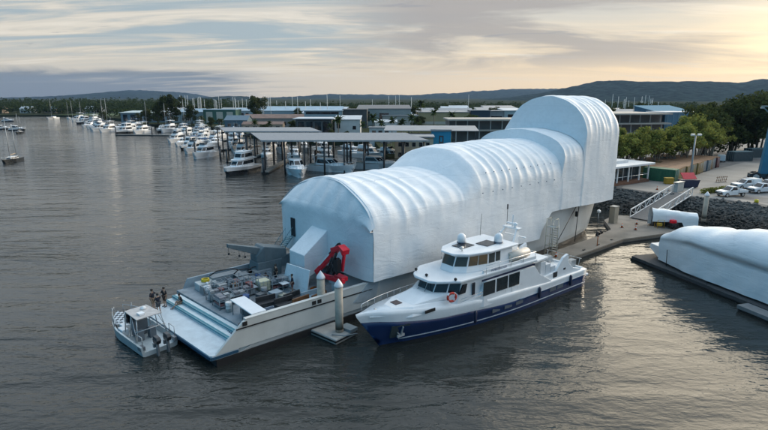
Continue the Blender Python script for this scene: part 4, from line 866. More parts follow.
for k, (s, t, lab) in enumerate(((57.6, -.6, 'black tyre fender hanging at the dock corner'), (58.6, -.5, 'black tyre fender next to the ship stem'))):
    q = SP(s, t, .35); ty = T('tyre_fender', lab, 'tyre', q, SH); MB().tube([(.42*math.cos(a*.4), 0, .42*math.sin(a*.4)) for a in range(17)], .17, 8, cap=False).build('tyre', black, ty); MB().tube([(0, 0, .4), (.1, .5, .5)], .03, 5).build('rope', wood, ty)
# tarp covered stack with compressor on the dock
tc_ = T('tarp_covered_plant', 'white tarp draped over machinery on the dock by the gangway foot', 'tarp', (44.2, 76.2, .6), R(-10))
s_ = MB(); secs = []
for i in range(15):
    x = -3.2+6.4*i/14; r_ = []
    for k in range(15):
        a = math.pi*k/14; y = -1.0*math.cos(a); z = (2.5-.1*x)*math.sin(a)**.3+.2*mnoise.noise(Vector((x, k*.4, 0)))
        r_.append((x+.1*mnoise.noise(Vector((x*2, k, 4))), y*1.05, max(z, .15 if k not in (0, 14) else .9 if x < 1 and k == 0 else .1)))
    secs.append(r_)
s_.loft(secs, closed=False, smooth=True); s_.bm.faces.new([s_.bm.verts.new(v) for v in secs[-1]]); s_.build('tarp', wrapm2, tc_)
MB().box((0, .3, .7), (5.6, .8, 1.3)).build('covered_load', darksteel, tc_)
cp = T('air_compressor', 'red and black air compressor in front of the tarp covered load', 'compressor', (43.6, 74.9, .6), R(10))
MB().span((-.6, -.45, .2), (.6, .45, .85), bev=.08).build('engine', black, cp); MB().span((-.45, -.3, .86), (.35, .35, 1.35), bev=.08).build('hood', red, cp)
for y in (-.5, .5): MB().tube([(.1, y-.06, .3), (.1, y+.06, .3)], .3, 14).build('wheel', black, cp)
MB().tube([(.6, 0, .4), (1.4, .1, .2)], .04, 6).build('drawbar', darksteel, cp)
yt = T('trash_pump', 'yellow pump on a frame left of the red compressor', 'pump', (41.8, 75.4, .6)); MB().span((-.3, -.3, .3), (.35, .3, .75), bev=.08).build('housing', P('yellow_machine', (.5, .3, .02), .5), yt); MB().tube([(-.5, -.4, 0), (-.5, -.4, 1.3), (.5, -.4, 1.3), (.5, -.4, 0)], .04, 6).tube([(-.5, .4, 0), (-.5, .4, 1.3), (.5, .4, 1.3), (.5, .4, 0)], .04, 6).build('frame', P('yellow_machine', ()), yt)
# gangway: two trusses and a tread
gw = T('gangway', 'white truss sided gangway climbing from the dock to the hardstand', 'gangway', (41.4, 80.4, .75), R(38.5))
GL, GH = 14.8, 2.5
for y in (-1.7, 1.7):
    s_ = MB(); z = lambda x: GH*x/GL
    s_.bar((0, y, .05), (GL, y, GH+.05), .14).bar((0, y, 1.3), (GL, y, GH+1.3), .16)
    n = 9
    for k in range(n+1): x = GL*k/n; s_.bar((x, y, z(x)), (x, y, z(x)+1.3), .09)
    for k in range(n):
        x0 = GL*k/n; x1 = GL*(k+1)/n; s_.bar((x0, y, z(x0)+(.05 if k % 2 else 1.25)), (x1, y, z(x1)+(1.25 if k % 2 else .05)), .075)
    s_.build('truss', P('white_truss', (.6, .6, .6), .5, 0, .08, 3), gw)
s_ = MB(); s_.loft([[(0, -1.62, -.02), (0, 1.62, -.02), (0, 1.62, .04), (0, -1.62, .04)], [(GL, -1.62, GH-.02), (GL, 1.62, GH-.02), (GL, 1.62, GH+.04), (GL, -1.62, GH+.04)]]); s_.build('walkway', P('gangway_tread', (.12, .12, .12), .8), gw)
# ---------------------------------------------------------------- second wrapped boat
wr = T('wrapped_boat', 'wrapped boat on a black edged pontoon at the right side of the basin', 'boat', (32.4, 59.5, 0), R(-73.3))
def wsec(x):
    tap = ss(-.5, 6, x); t0 = lerp(.9, 0, tap); t1 = lerp(5.2, 6.6, tap); zb = .75; ze = pl_(x, [(0, 3.3), (5, 4.2), (9, 4.0), (24, 4.0)]); zc = pw(x, [(0, 4.0), (2.5, 5.3), (6, 5.9), (11, 6.9), (24, 7.2)])
    sag = abs(math.sin(math.pi*x/1.9))**.8*.09*ss(3, 7, x); r_ = []
    for k in range(7): r_.append((x+.12*math.sin(k*1.1)*(1-tap), t0-.1*mnoise.noise(Vector((x*.7, k*.7, 2)))*(1-(k/6)**3)+sag*.6*(k/6)**3, lerp(zb, ze, k/6)))
    c = (t0+t1)/2; a = (t1-t0)/2
    for k in range(25):
        th = math.pi*(1-k/24); q = sag*math.sin(th); n_ = .05*mnoise.noise(Vector((x*.5, k*.25, 5)))
        r_.append((x, c+(a-q*.6)*math.copysign(abs(math.cos(th))**.85, math.cos(th)), ze+(zc-ze-q+n_)*abs(math.sin(th))**.8))
    for k in range(6, -1, -1): r_.append((x, t1, lerp(zb, ze, k/6)))
    return r_
s_ = MB(); secs = [wsec(.25+.28*i) for i in range(86)]; s_.loft(secs, closed=False, smooth=True); s_.bm.faces.new([s_.bm.verts.new(p) for p in secs[0]]); s_.build('wrap', wrapm2, wr)
s_ = MB(); s_.loft([[(-2.3, 2.0, 1.45), (-2.3, 4.0, 1.45), (-2.3, 3.9, 2.0), (-2.3, 2.1, 2.0)], [(.3, 1.0, .8), (.3, 5.2, .8), (.3, 5.2, 2.3), (.3, 1.0, 2.3)]]); s_.build('bow_platform', white, wr, bevel=.06)
s_ = MB(); s_.loft([[(-1.2, 2.4, .2), (-1.2, 3.6, .2), (-1.2, 3.6, 1.4), (-1.2, 2.4, 1.4)], [(24, .4, .2), (24, 6.2, .2), (24, 6.2, 1.4), (24, .4, 1.4)]]); s_.build('hull', white, wr)
wp = T('pontoon', 'black edged pontoon carrying the wrapped boat along the right side', 'pontoon', (32.4, 59.5, 0), R(-73.3))
MB().span((-2.4, -.55, .18), (9, 6.9, .5)).build('deck', P('dark_pontoon_deck', (.06, .06, .062), .8), wp); MB().span((9.0, -.75, .16), (26, 6.9, .52)).build('deck', P('dark_pontoon_deck', ()), wp); MB().span((-2.5, -.62, -.3), (26, 6.8, .178)).build('float', black, wp)
s_ = MB(); s_.tube([(6.2, -.4, .5), (6.2, -.45, .85), (8.2, -.45, .85), (8.2, -.4, .5)], .03, 6).tube([(2.1, .35, .5), (2.0, .3, 2.5)], .04, 6); s_.build('hand_rail', darksteel, wp)
wq = T('finger_pontoon', 'low grey finger pontoon at the right edge in front of the wrapped boat', 'pontoon', (36.0, 46.6, 0), R(-73.3)); MB().span((0, -2.2, .2), (9, -.8, .58), bev=.04).build('deck', P('grey_finger_deck', (.2, .2, .2), .8), wq); MB().span((.1, -2.1, -.3), (9, -.9, .195)).build('float', black, wq)
# ---------------------------------------------------------------- hardstand: pavilion, containers, bin, lamp, vehicles
pv = T('pavilion', 'white framed glass pavilion with flat white roof and timber deck behind the rock bank', 'pavilion', (43.2, 97.6, 3), R(32))
MB().span((-1, -.3, 0), (13.2, 6.2, .55)).build('timber_deck', P('red_brown_deck', (.16, .075, .045), .7, 0, .2, 2), pv)
MB().span((-1.6, -.9, 3.55), (13.8, 6.8, 3.95)).build('roof', P('white_roof', (.66, .67, .68), .5, 0, .08, .8), pv, bevel=.06); MB().span((0, 2, 3.96), (9, 6, 4.5)).build('plant_screen', P('white_roof', ()), pv)
MB().span((.4, 1.4, .55), (12.4, 5.6, 3.5)).build('glazing', P('pavilion_glass', (.03, .04, .05), .1), pv)
for x in (-.6, 2.6, 6.2, 9.8, 12.9): MB().box((x, -.1, 2.05), (.22, .22, 3.0)).build('post', white, pv)
for x in (.5, 3.6, 6.6, 9.5, 12.3): MB().box((x, 1.35, 2.0), (.12, .12, 2.95)).build('mullion', white, pv)
for x in (12.9,): MB().box((x, 6, 2.05), (.22, .22, 3.0)).build('post', white, pv)
s_ = MB(); s_.tube([(-.6, -.1, 1.6), (12.9, -.1, 1.6)], .04, 6).tube([(12.9, -.1, 1.6), (12.9, 6, 1.6)], .04, 6); s_.build('rail', white, pv)
def container(loc, rz, L_, m1, label, top, proto=None, mend=None):
    c = T('shipping_container', label, 'container', loc, rz, 'shipping containers on the hardstand')
    MB().span((0, 0, .12), (L_, 2.44, 2.5)).build('body', m1, c)
    MB().span((-.01, -.01, 2.5), (L_+.01, 2.45, 2.6)).build('roof', top, c)
    s_ = MB()
    for x in (.06, L_-.06):
        for y in (.06, 2.38): s_.box((x, y, 1.3), (.16, .16, 2.6))
    for y in (0, 2.44): s_.box((L_/2, y, .09), (L_, .12, .16))
    s_.build('frame', mend or m1, c)
    for y in (.62, 1.82):
        d = MB().box((-.02, y, 1.32), (.05, 1.1, 2.25)).build('door', mend or m1, c)
        s_ = MB()
        for o in (-.3, .3): s_.tube([(-.07, y+o, .2), (-.07, y+o, 2.4)], .025, 6)
        s_.build('locking_bar', alu, d)
    return c
rust_top = P('rusty_container_roof', (.28, .16, .09), .8, 0, .35, .5)
cols = [('green', (.02, .13, .07)), ('yellow ochre', (.34, .22, .06)), ('tan', (.33, .21, .08)), ('ochre', (.3, .19, .05)), ('grey green', (.1, .15, .14)), ('tan yellow', (.36, .24, .08)), ('mustard', (.32, .2, .05)), ('light tan', (.34, .25, .12)), ('pale grey', (.3, .3, .3)), ('blue grey', (.14, .19, .22)), ('tan brown', (.26, .17, .08)), ('slate grey', (.2, .22, .23)), ('maroon', (.14, .03, .03))]
rowd = Vector((.715, .70, 0)); C0 = Vector((60.5, 104.3, 3.01)); ang = math.atan2(.715, -.70)
where = ['nearest the pavilion', 'second from the pavilion', 'third in the row', 'fourth in the row', 'beyond the fourth', 'just past the grey green one', 'in the middle of the row', 'two past the middle', 'beside the light tan one', 'fourth from the far end', 'third from the far end', 'next to the maroon one', 'closing the far end of the row']
for i, (cn, cc) in enumerate(cols):
    m_ = mat_corrugated('container_%s' % cn.replace(' ', '_'), cc, 'X', .28)
    o = C0+rowd*(2.62*i)+ (Vector((-.1, .1, 0))*(i % 3)); container(o, ang, 6.06 if i == 0 else 12.1 if i % 4 else 6.06, m_, '%s shipping container, %s' % (cn, where[i]), rust_top if i else m_)
# container local +y must step away from the camera
dcm = mat_corrugated('container_dark_teal', (.018, .05, .065), 'X', .28); dtop = P('pale_teal_roof', (.16, .24, .26), .6, 0, .15, .5)
container((94.0, 137.6, 3.01), R(10), 6.06, dcm, 'dark teal container alone past the far end of the row', dtop); container((104.5, 146, 3.01), R(12), 6.06, dcm, 'dark teal container against the trees, furthest right', dtop)
wv = T('white_van', 'small white van parked behind the maroon container', 'van', (90.6, 137.5, 3.01), R(60)); MB().loft([[(-2, -.9, .4), (-2, .9, .4), (-2, .85, 1.9), (-2, -.85, 1.9)], [(1.2, -.9, .4), (1.2, .9, .4), (1, .8, 1.9), (1, -.8, 1.9)], [(2.2, -.85, .4), (2.2, .85, .4), (2.2, .8, 1.0), (2.2, -.8, 1.0)]]).build('body', white, wv, bevel=.06)
for x in (-1.3, 1.4):
    for y in (-.85, .85): MB().tube([(x, y-.1, .34), (x, y+.1, .34)], .34, 14).build('wheel', black, wv)
MB().box((1.45, 0, 1.5), (.5, 1.5, .5), ry=.5).build('windscreen', glass, wv)
lpm = P('galv_pole', (.3, .32, .33), .5, .4)
lp = T('light_pole', 'tall grey floodlight pole with two heads on the hardstand', 'lamp post', (60.7, 100.6, 3)); MB().tube([(0, 0, 0), (0, 0, 9.6)], .2, 10, r2=.13).build('pole', lpm, lp); MB().box((0, 0, 9.65), (1.5, .1, .1)).build('crossarm', lpm, lp)
for x in (-.65, .65): MB().box((x, -.15, 9.8), (.7, .4, .3), rx=.3).build('floodlight', P('pale_lamp', (.6, .62, .6), .3), lp)
MB().box((0, 0, .25), (.9, .9, .5)).build('base', concrete, lp)
sk = T('skip_bin', 'dark blue skip bin with bright red lid propped open beside the light pole', 'skip bin', (58.6, 97.4, 3.01), R(5))
MB().loft([[(-1.4, -.8, .1), (1.4, -.8, .1), (1.4, .8, .1), (-1.4, .8, .1)], [(-1.7, -.9, 1.5), (1.7, -.9, 1.5), (1.7, .9, 1.5), (-1.7, .9, 1.5)]]).build('bin', P('dark_blue_bin', (.012, .02, .06), .5), sk); MB().box((.1, .35, 2.15), (2.7, 1.6, .1), rx=.75).build('lid', P('bright_red_lid', (.6, .015, .03), .4), sk)
for x in (-1.1, 1.1): MB().box((x, 0, .05), (.2, 1.4, .1)).build('skid', black, sk)
yb = T('grit_bin', 'yellow bin at the end of the green container', 'bin', (57.0, 101.4, 3.01)); MB().span((-.8, -.5, 0), (.8, .5, 1.1), bev=.08).build('tub', P('ochre_bin', (.42, .27, .03), .6), yb); MB().span((-.85, -.55, 1.105), (.85, .55, 1.25), bev=.05).build('lid', P('ochre_bin', ()), yb)
kc = T('gate_cabinet', 'pale grey gate cabinet and panel at the head of the gangway', 'cabinet', (54.2, 92.9, 3.01), R(38)); MB().span((-1.3, -.35, 0), (1.3, .35, 1.7), bev=.03).build('body', P('pale_grey_panel', (.36, .38, .38), .5), kc); MB().span((-1.4, -.45, 1.705), (1.4, .45, 1.8)).build('top', alu, kc); s_ = MB(); s_.tube([(-2.4, 0, 0), (-2.4, 0, 1.5), (-1.3, 0, 1.5)], .04, 6); s_.build('hand_rail', alu, kc)
yd = T('warning_drum', 'round yellow marker on the edge of the hardstand near the white ute', 'marker', (61.3, 82.6, 3.01)); MB().lathe((0, 0, 0), [(.3, 0), (.32, .5), (.0, .62)], 14).build('drum', P('bright_yellow', (.65, .5, .02), .5), yd); MB().cyl((0, 0), .36, 0, .06, 12).build('base', black, yd)
br = T('folding_barrier', 'brown folding barrier standing on the open hardstand behind the utes', 'barrier', (68.8, 103.4, 3.01), R(15))
s_ = MB()
for k in range(6): s_.bar((-1.2+.48*k, 0, 0), (-1.0+.48*k, 0, 1.2), .07)
s_.bar((-1.3, 0, 1.0), (1.5, 0, 1.1), .07).bar((-1.3, 0, .4), (1.5, 0, .45), .07); s_.build('frame', P('brown_frame', (.2, .1, .05), .7), br); MB().box((0, 0, .04), (2.6, .4, .06)).build('foot', darksteel, br)
def wheel(t, x, y, r=.38, w_=.24):
    wh = MB().tube([(x, y-w_/2, r), (x, y+w_/2, r)], r, 18).build('wheel', black, t); sg = 1 if y > 0 else -1
    MB().tube([(x, y+sg*(w_/2-.02), r), (x, y+sg*(w_/2+.015), r)], r*.6, 12).build('rim', alu, wh)
def ute(label, loc, rz, paint, tray='tray', canopy=False, grp='parked utes'):
    t = T('parked_ute', label, 'ute', loc, rz, grp)
    sec = lambda x, w0, w1, z0, z1, zs: [(x, -w0, z0), (x, w0, z0), (x, w0, zs), (x, w1, z1), (x, -w1, z1), (x, -w0, zs)]
    m_ = MB(); m_.loft([sec(2.55, .78, .74, .5, .86, .7), sec(2.45, .88, .82, .36, 1.0, .8), sec(1.5, .92, .86, .34, 1.1, .95), sec(1.0, .93, .88, .34, 1.14, 1.05), sec(-.55, .93, .88, .34, 1.14, 1.05), sec(-.6, .92, .86, .45, 1.1, 1.0)]); m_.build('body', paint, t, bevel=.05)
    m_ = MB(); m_.frustum([(1.15, -.84), (1.15, .84), (-.55, .86), (-.55, -.86)], 1.1, [(.35, -.66), (.35, .66), (-.48, .68), (-.48, -.68)], 1.78); m_.build('cab', paint, t, bevel=.06)
    MB().loft([[(1.17, -.68, 1.16), (1.17, .68, 1.16), (.47, .58, 1.7), (.47, -.58, 1.7)], [(1.1, -.68, 1.14), (1.1, .68, 1.14), (.42, .58, 1.68), (.42, -.58, 1.68)]]).build('windscreen', glass, t)
    for sg in (1, -1): MB().loft([[(.8, sg*.845, 1.18), (-.4, sg*.86, 1.18), (-.4, sg*.71, 1.68), (.36, sg*.71, 1.68)], [(.8, sg*.8, 1.18), (-.4, sg*.8, 1.18), (-.4, sg*.66, 1.68), (.36, sg*.66, 1.68)]]).build('side_window', glass, t)
    m_ = MB(); m_.span((-2.6, -.94, .72), (-.68, .94, .82))
    for y in (-.92, .92): m_.span((-2.6, y-.025, .82), (-.68, y+.025, 1.16))
    m_.span((-2.6, -.9, .825), (-2.55, .9, 1.15)); m_.span((-.72, -.9, .825), (-.66, .9, 1.5)); m_.build('tray', paint if not canopy else white, t)
    if canopy: MB().span((-2.55, -.9, 1.165), (-.75, .9, 1.9), bev=.06).build('canopy', white, t)
    MB().span((-2.5, -.5, .45), (-.6, .5, .7)).build('chassis', black, t)
    for x in (1.65, -1.6):
        for y in (-.82, .82): wheel(t, x, y)
    for sg in (1, -1):
        MB().box((2.5, sg*.62, .82), (.12, .3, .16)).build('headlight', P('lamp_glass', (.5, .52, .54), .1), t); MB().box((.95, sg*1.0, 1.2), (.14, .2, .16)).build('mirror', black, t)
    m_ = MB(); m_.box((2.56, 0, .62), (.1, 1.6, .22)).tube([(2.62, -.7, .5), (2.66, -.6, .95), (2.66, .6, .95), (2.62, .7, .5)], .04, 6); m_.build('bull_bar', P('black_bar', (.02, .02, .022), .4), t)
    return t
wp_ = P('white_car_paint', (.72, .73, .74), .25, 0, .04, 1)
ute('white tray back ute nearest the water, facing left with dark bull bar', (60.9, 88.4, 3.01), R(192), wp_)
ute('white dual cab ute parked behind the first one, facing left', (68.6, 91.8, 3.01), R(196), P('silver_white_paint', (.62, .66, .7), .25, 0, .05, 1), canopy=False)
ute('white ute with covered tray half hidden behind the dual cab', (68.8, 96.2, 3.01), R(190), wp_, canopy=True)
ute('white canopied ute at the right edge of the frame', (72.6, 95.4, 3.01), R(190), wp_, canopy=True)
dc = ute('dark ute parked far back beside the travel lift', (84.3, 112.0, 3.01), R(185), P('dark_car_paint', (.015, .017, .02), .25), canopy=False)
# travel lift leg and beam at the right edge
tl = T('travel_lift', 'tall blue travel lift frame with black wheels at the right edge', 'boat lift', (78.2, 104.6, 3.0), R(-20))
blu = P('lift_blue', (.02, .16, .27), .4, 0, .15, .8)
MB().loft([[(-.9, -.8, 1.6), (.9, -.8, 1.6), (.9, .8, 1.6), (-.9, .8, 1.6)], [(-.2, -.6, 15.6), (1.1, -.6, 15.6), (1.1, .6, 15.6), (-.2, .6, 15.6)]]).build('leg', blu, tl, bevel=.05)
MB().span((-.6, -.7, 15.61), (14, .7, 16.6)).build('top_beam', blu, tl); MB().span((-2.2, -.5, 15.0), (-.25, .5, 15.25)).bar((-2.0, 0, 15.0), (-.2, 0, 13.2), .2).build('bracket', P('pale_teal_roof', ()), tl); MB().box((-2.1, 0, 14.85), (.6, .4, .3)).build('floodlight', P('pale_lamp', ()), tl)
MB().span((-2.6, -.9, .9), (6, .9, 1.6)).build('lower_beam', P('dark_lift_blue', (.012, .04, .06), .5), tl)
for x in (-1.6, 1.0):
    for y in (-.95, .95): wheel(tl, x, y, .95, .5)
lg2 = MB().loft([[(12.1, -.8, 1.6), (13.9, -.8, 1.6), (13.9, .8, 1.6), (12.1, .8, 1.6)], [(12.6, -.6, 15.6), (13.8, -.6, 15.6), (13.8, .6, 15.6), (12.6, .6, 15.6)]]).build('leg', blu, tl)
# ---------------------------------------------------------------- trees
leafA = mat_leaf('paperbark_leaf', (.052, .068, .017), (.30, .31, .08)); leafB = mat_leaf('dark_leaf', (.016, .026, .01), (.085, .10, .035)); barkm = P('pale_bark', (.26, .23, .19), .9, 0, .3, 3); barkd = P('brown_bark', (.09, .065, .045), .9, 0, .3, 3)
palml = mat_leaf('palm_leaf', (.015, .03, .012), (.06, .085, .025))
def leaf_mass(mb, clumps, n, size, r, flat=1.):
    for _ in range(n):
        c, cr = clumps[int(r.random()*len(clumps))]
        d = Vector((r.gauss(0, 1), r.gauss(0, 1), r.gauss(0, 1))).normalized()*cr*(r.random()**.45); d.z *= .75
        p = Vector(c)+d; s = size*r.uniform(.6, 1.4)
        u = Vector((r.gauss(0, 1), r.gauss(0, 1), r.gauss(0, .7))).normalized(); v = u.orthogonal().normalized(); v = Matrix.Rotation(r.random()*6.3, 3, u) @ v
        mb.quad(p-u*s*.5, p+v*s*.3, p+u*s*.5, p-v*s*.3)
def make_tree(name, h, w_, trunk, nleaf, size, leaf, bark, seed, nst=3, label='', cat='tree', group=None, low=.25):
    r = random.Random(seed); t = T(name, label, cat, (0, 0, -50), 0, group)
    m_ = MB(); clumps = []
    for k in range(nst):
        a = k*6.28/nst+r.random(); lean = r.uniform(.08, .3)*w_*.5; top = Vector((math.cos(a)*lean*2, math.sin(a)*lean*2, h*r.uniform(.55, .75))); b = Vector((math.cos(a)*.25*(nst > 1), math.sin(a)*.25*(nst > 1), 0))
        mid = b.lerp(top, .5)+Vector((r.uniform(-.3, .3), r.uniform(-.3, .3), 0)); m_.tube([b, mid, top], [trunk, trunk*.7, trunk*.3], 6)
        for q in range(3):
            st = mid.lerp(top, r.uniform(.1, .9)); e = st+Vector((r.uniform(-1, 1)*w_*.4, r.uniform(-1, 1)*w_*.4, r.uniform(.3, 1)*h*.2)); m_.tube([st, e], [trunk*.35, trunk*.12], 5)
            clumps.append((e, r.uniform(.10, .2)*w_+.3))
        clumps.append((top, r.uniform(.16, .26)*w_+.3))
    for k in range(int(9+w_)):
        z = r.uniform(low, 1.)**.8*h; rad = w_*.5*math.sin(min(1, max(.12, (1-(z/h))*1.6+.12))*1.5)*r.uniform(.35, 1.); a = r.random()*6.28
        clumps.append((Vector((math.cos(a)*rad, math.sin(a)*rad, z*.95)), r.uniform(.1, .22)*w_+.25))
    m_.build('trunk', bark, t, smooth=True)
    c = MB(); leaf_mass(c, clumps, nleaf, size, r); c.build('crown', leaf, t); return t
used = {}
def place(proto, loc, rz, sc, label, group=None, key=None):
    k = proto.name
    if k not in used:
        used[k] = 1; proto.location = loc; proto.rotation_euler = (0, 0, rz); proto['label'] = label; proto.scale = (sc if isinstance(sc, tuple) else (sc,)*3)
        if group: proto['group'] = group
        return proto
    return dup(proto, loc, rz, label, group, sc)
gums = [make_tree('paperbark_tree', 9, 6.2, .16, 3400, .5, leafA, barkm, 11+i, 4, low=.42) for i in range(4)]
bigs = [make_tree('broadleaf_tree', 13, 10.5, .3, 4200, .75, leafB, barkd, 31+i, 2, low=.15) for i in range(3)]
GT = [(48.5, 112.5, 8.2), (51.5, 113.5, 9), (54.6, 116, 9.6), (57.2, 115.2, 9.2), (60, 118.6, 10.4), (62.6, 118.4, 10.), (65.2, 121.8, 9.4), (67.8, 121.6, 9.5), (70.3, 125, 10.2), (73.4, 125.6, 10.6), (75.8, 129, 11.2), (79, 130, 12.2), (82, 134, 11.6), (85.5, 136, 11), (89, 140, 11), (47, 117, 9), (56, 122, 10), (50, 118, 9), (60, 126, 8.6), (65, 129, 8.6), (70, 132, 8.8), (75.5, 135, 9.5), (63, 134, 7.5), (53, 127, 9), (81, 140, 12), (46.5, 122, 10)]
for i, (x, y, h) in enumerate(GT):
    place(gums[i % 4], (x, y, 3), i*1.7, (h/9*.95, h/9*.95, h/9), 'slender paperbark tree in the row behind the containers', 'paperbark trees in a row behind the containers')
BT = [(88, 150, 11.5), (92, 149, 13.5), (97, 155, 16.5), (106, 157, 17), (114, 158, 18), (93, 146, 15), (102, 150, 16), (111, 152, 16), (121, 156, 17.5), (118, 166, 18), (130, 168, 18)]
for i, (x, y, h) in enumerate(BT):
    place(bigs[i % 3], (x, y, 3), i*2.1, (h/13*.9, h/13*.9, h/13), 'dark broadleaf tree standing behind the paperbark row', 'dark trees massed behind the paperbarks')
sh_ = T('low_shrub', 'clipped low green shrub bed at the corner of the hardstand', 'shrub', (60.4, 92.0, 3), R(25)); c = MB(); leaf_mass(c, [(Vector((x*.62, 0, .45)), .8) for x in range(-5, 6)], 1500, .26, random.Random(4)); c.build('foliage', leafA, sh_); s_ = MB()
for x in range(-5, 6): s_.tube([(x*.6, 0, 0), (x*.62, .1, .6)], .03, 5)
s_.build('stem', barkd, sh_)
# ---------------------------------------------------------------- marina: boats
darkhull = P('charcoal_hull', (.03, .035, .04), .25, 0, .1, 1); bluehull = P('blue_hull', (.02, .06, .2), .25); cream = P('cream_gelcoat', (.66, .62, .55), .35, 0, .06, 1); canvas = P('blue_canvas', (.03, .08, .17), .8, 0, .15, 3); tan_c = P('tan_canvas', (.35, .28, .2), .8); 
def boat_hull(t, L_, B_, z1s, z1b, m, m2=None, rake=.09, low=.55):
    hbm = lambda x: B_/2*((1-max(0, (x/L_-.45)/.55)**2.4) if x/L_ > .45 else lerp(.92, 1, x/L_/.45))+.02
    sh = lambda x: lerp(z1s, z1b, (x/L_)**1.6)
    def part(z0, z1, name, mm, off=0):
        s_ = MB(); secs = []
        for i in range(21):
            x = L_*i/20; r_ = []
            for f in (0, .5, 1):
                z = lerp(z0(x), z1(x), f); k = max(0, z)/max(.1, sh(x)); st = L_*(1-rake)+L_*rake*k
                fine = lerp(.55 if x > L_*.5 else .85, 1, k); xx = min(x, st)
                b = hbm(min(x, L_))*(fine if x > L_*.4 else lerp(.88, 1, k))*(0 if x > st else 1)
                r_.append((xx, b+off, z))
            secs.append(r_+[(x_, -y, z) for x_, y, z in r_[::-1]])
        s_.loft(secs, closed=False, smooth=False); s_.bm.faces.new([s_.bm.verts.new(p) for p in secs[0]])
        return s_.build(name, mm, t, weld=True)
    part(lambda x: -.4, lambda x: sh(x)*low, 'hull', m); part(lambda x: sh(x)*low, lambda x: sh(x), 'topsides', m2 or m, .01)
    s_ = MB(); s_.loft([[(x, hbm(x)*.97, sh(x)-.12), (x, -hbm(x)*.97, sh(x)-.12)] for x in [L_*.97*i/16 for i in range(17)]], closed=False); s_.build('deck', P('boat_deck', (.6, .6, .6), .6), t)
    s_ = MB()
    for sg in (1, -1):
        pts = [(L_*f, sg*hbm(L_*f)*.93, sh(L_*f)+.6) for f in (.5, .6, .7, .8, .9, .97)]; s_.tube(pts, .035, 5)
        for p in pts: s_.tube([p, (p[0], p[1], p[2]-.65)], .025, 4)
    s_.build('bow_rail', P('stainless_rail', ()), t)
    return hbm, sh
def cabin(t, name, poly, z0, z1, rake_f, rake_b, inset, m, win=True, wm=glass, wz=(.42, .86)):
    hi = [(x-rake_f if x > sum(q[0] for q in poly)/len(poly) else x+rake_b, y*inset) for x, y in poly]
    MB().frustum(poly, z0, hi, z1).build(name, m, t, bevel=.06)
    if win:
        n = len(poly); cx = sum(q[0] for q in poly)/n
        for i in range(n):
            a, b = poly[i], poly[(i+1) % n]; c, d = hi[(i+1) % n], hi[i]
            if (a[0]+b[0])/2 < cx-1 and abs(a[1]-b[1]) > 1: continue
            A, B_, C, D = Vector(a+(z0,)), Vector(b+(z0,)), Vector(c+(z1,)), Vector(d+(z1,)); nn = (B_-A).cross(D-A).normalized()
            if nn.dot((A+B_)/2-Vector((cx, 0, z0))) < 0: nn = -nn
            q = [A.lerp(B_, u).lerp(D.lerp(C, u), v)+nn*.03 for u, v in ((.06, wz[0]), (.94, wz[0]), (.94, wz[1]), (.06, wz[1]))]
            s_ = MB(); s_.loft([q, [p-nn*.06 for p in q]]); s_.build('window' if abs((a[1]+b[1])/2) > .3 else 'windscreen', wm, t)
    return hi
def flybridge_boat(name, label, hm, tm, L_=15, B_=4.7, bimini=None, enclosed=False):
    t = T(name, label, 'boat'); boat_hull(t, L_, B_, 1.5, 2.4, hm, tm)
    f = L_/15
    cabin(t, 'saloon', [(11.2*f, -.9), (11.2*f, .9), (9.8*f, 1.75), (3.2*f, 1.95), (3.2*f, -1.95), (9.8*f, -1.75)], 1.5, 3.5, 1.6*f, 0, .9, white)
    MB().prism([(9.9*f, -1.1), (9.9*f, 1.1), (8.6*f, 1.85), (1.6*f, 1.95), (1.6*f, -1.95), (8.6*f, -1.85)], 3.5, 3.66).build('flybridge_deck', white, t, bevel=.05)
    cabin(t, 'flybridge', [(8.6*f, -1.0), (8.6*f, 1.0), (7.8*f, 1.6), (3.4*f, 1.7), (3.4*f, -1.7), (7.8*f, -1.6)], 3.66, 4.55 if not enclosed else 5.4, .8, .2, .93, white, enclosed, glass, (.3, .85))
    if not enclosed: MB().loft([[(8.5*f, -.9, 4.4), (8.5*f, .9, 4.4), (7.6*f, 1.5, 4.4), (7.6*f, -1.5, 4.4)], [(8.0*f, -.8, 4.85), (8.0*f, .8, 4.85), (7.3*f, 1.4, 4.85), (7.3*f, -1.4, 4.85)]]).build('wind_deflector', glass, t)
    z = 6.1 if not enclosed else 5.5; MB().prism([(7.6*f, -1.3), (7.6*f, 1.3), (3.2*f, 1.7), (3.2*f, -1.7)], z, z+.12).build('hardtop', bimini or white, t)
    s_ = MB()
    for x in (7.0, 3.5):
        for y in (-1.3, 1.3): s_.tube([(x*f, y, 4.4), (x*f, y, z)], .05, 5)
    s_.tube([(4*f, 0, z), (3.9*f, 0, z+2.2)], .04, 5).tube([(3.6*f, 1, z), (3.2*f, 1.1, z+2.8)], .02, 4).tube([(3.6*f, -1, z), (3.2*f, -1.1, z+2.8)], .02, 4); s_.build('mast_and_aerials', alu, t)
    MB().lathe((5*f, 0, z+.12), [(.3, 0), (.3, .25), (.0, .45)], 10).build('radar_dome', white, t)
    MB().span((.1, -2, 1.0), (1.2, 2, 1.15)).build('cockpit', wood, t)
    return t
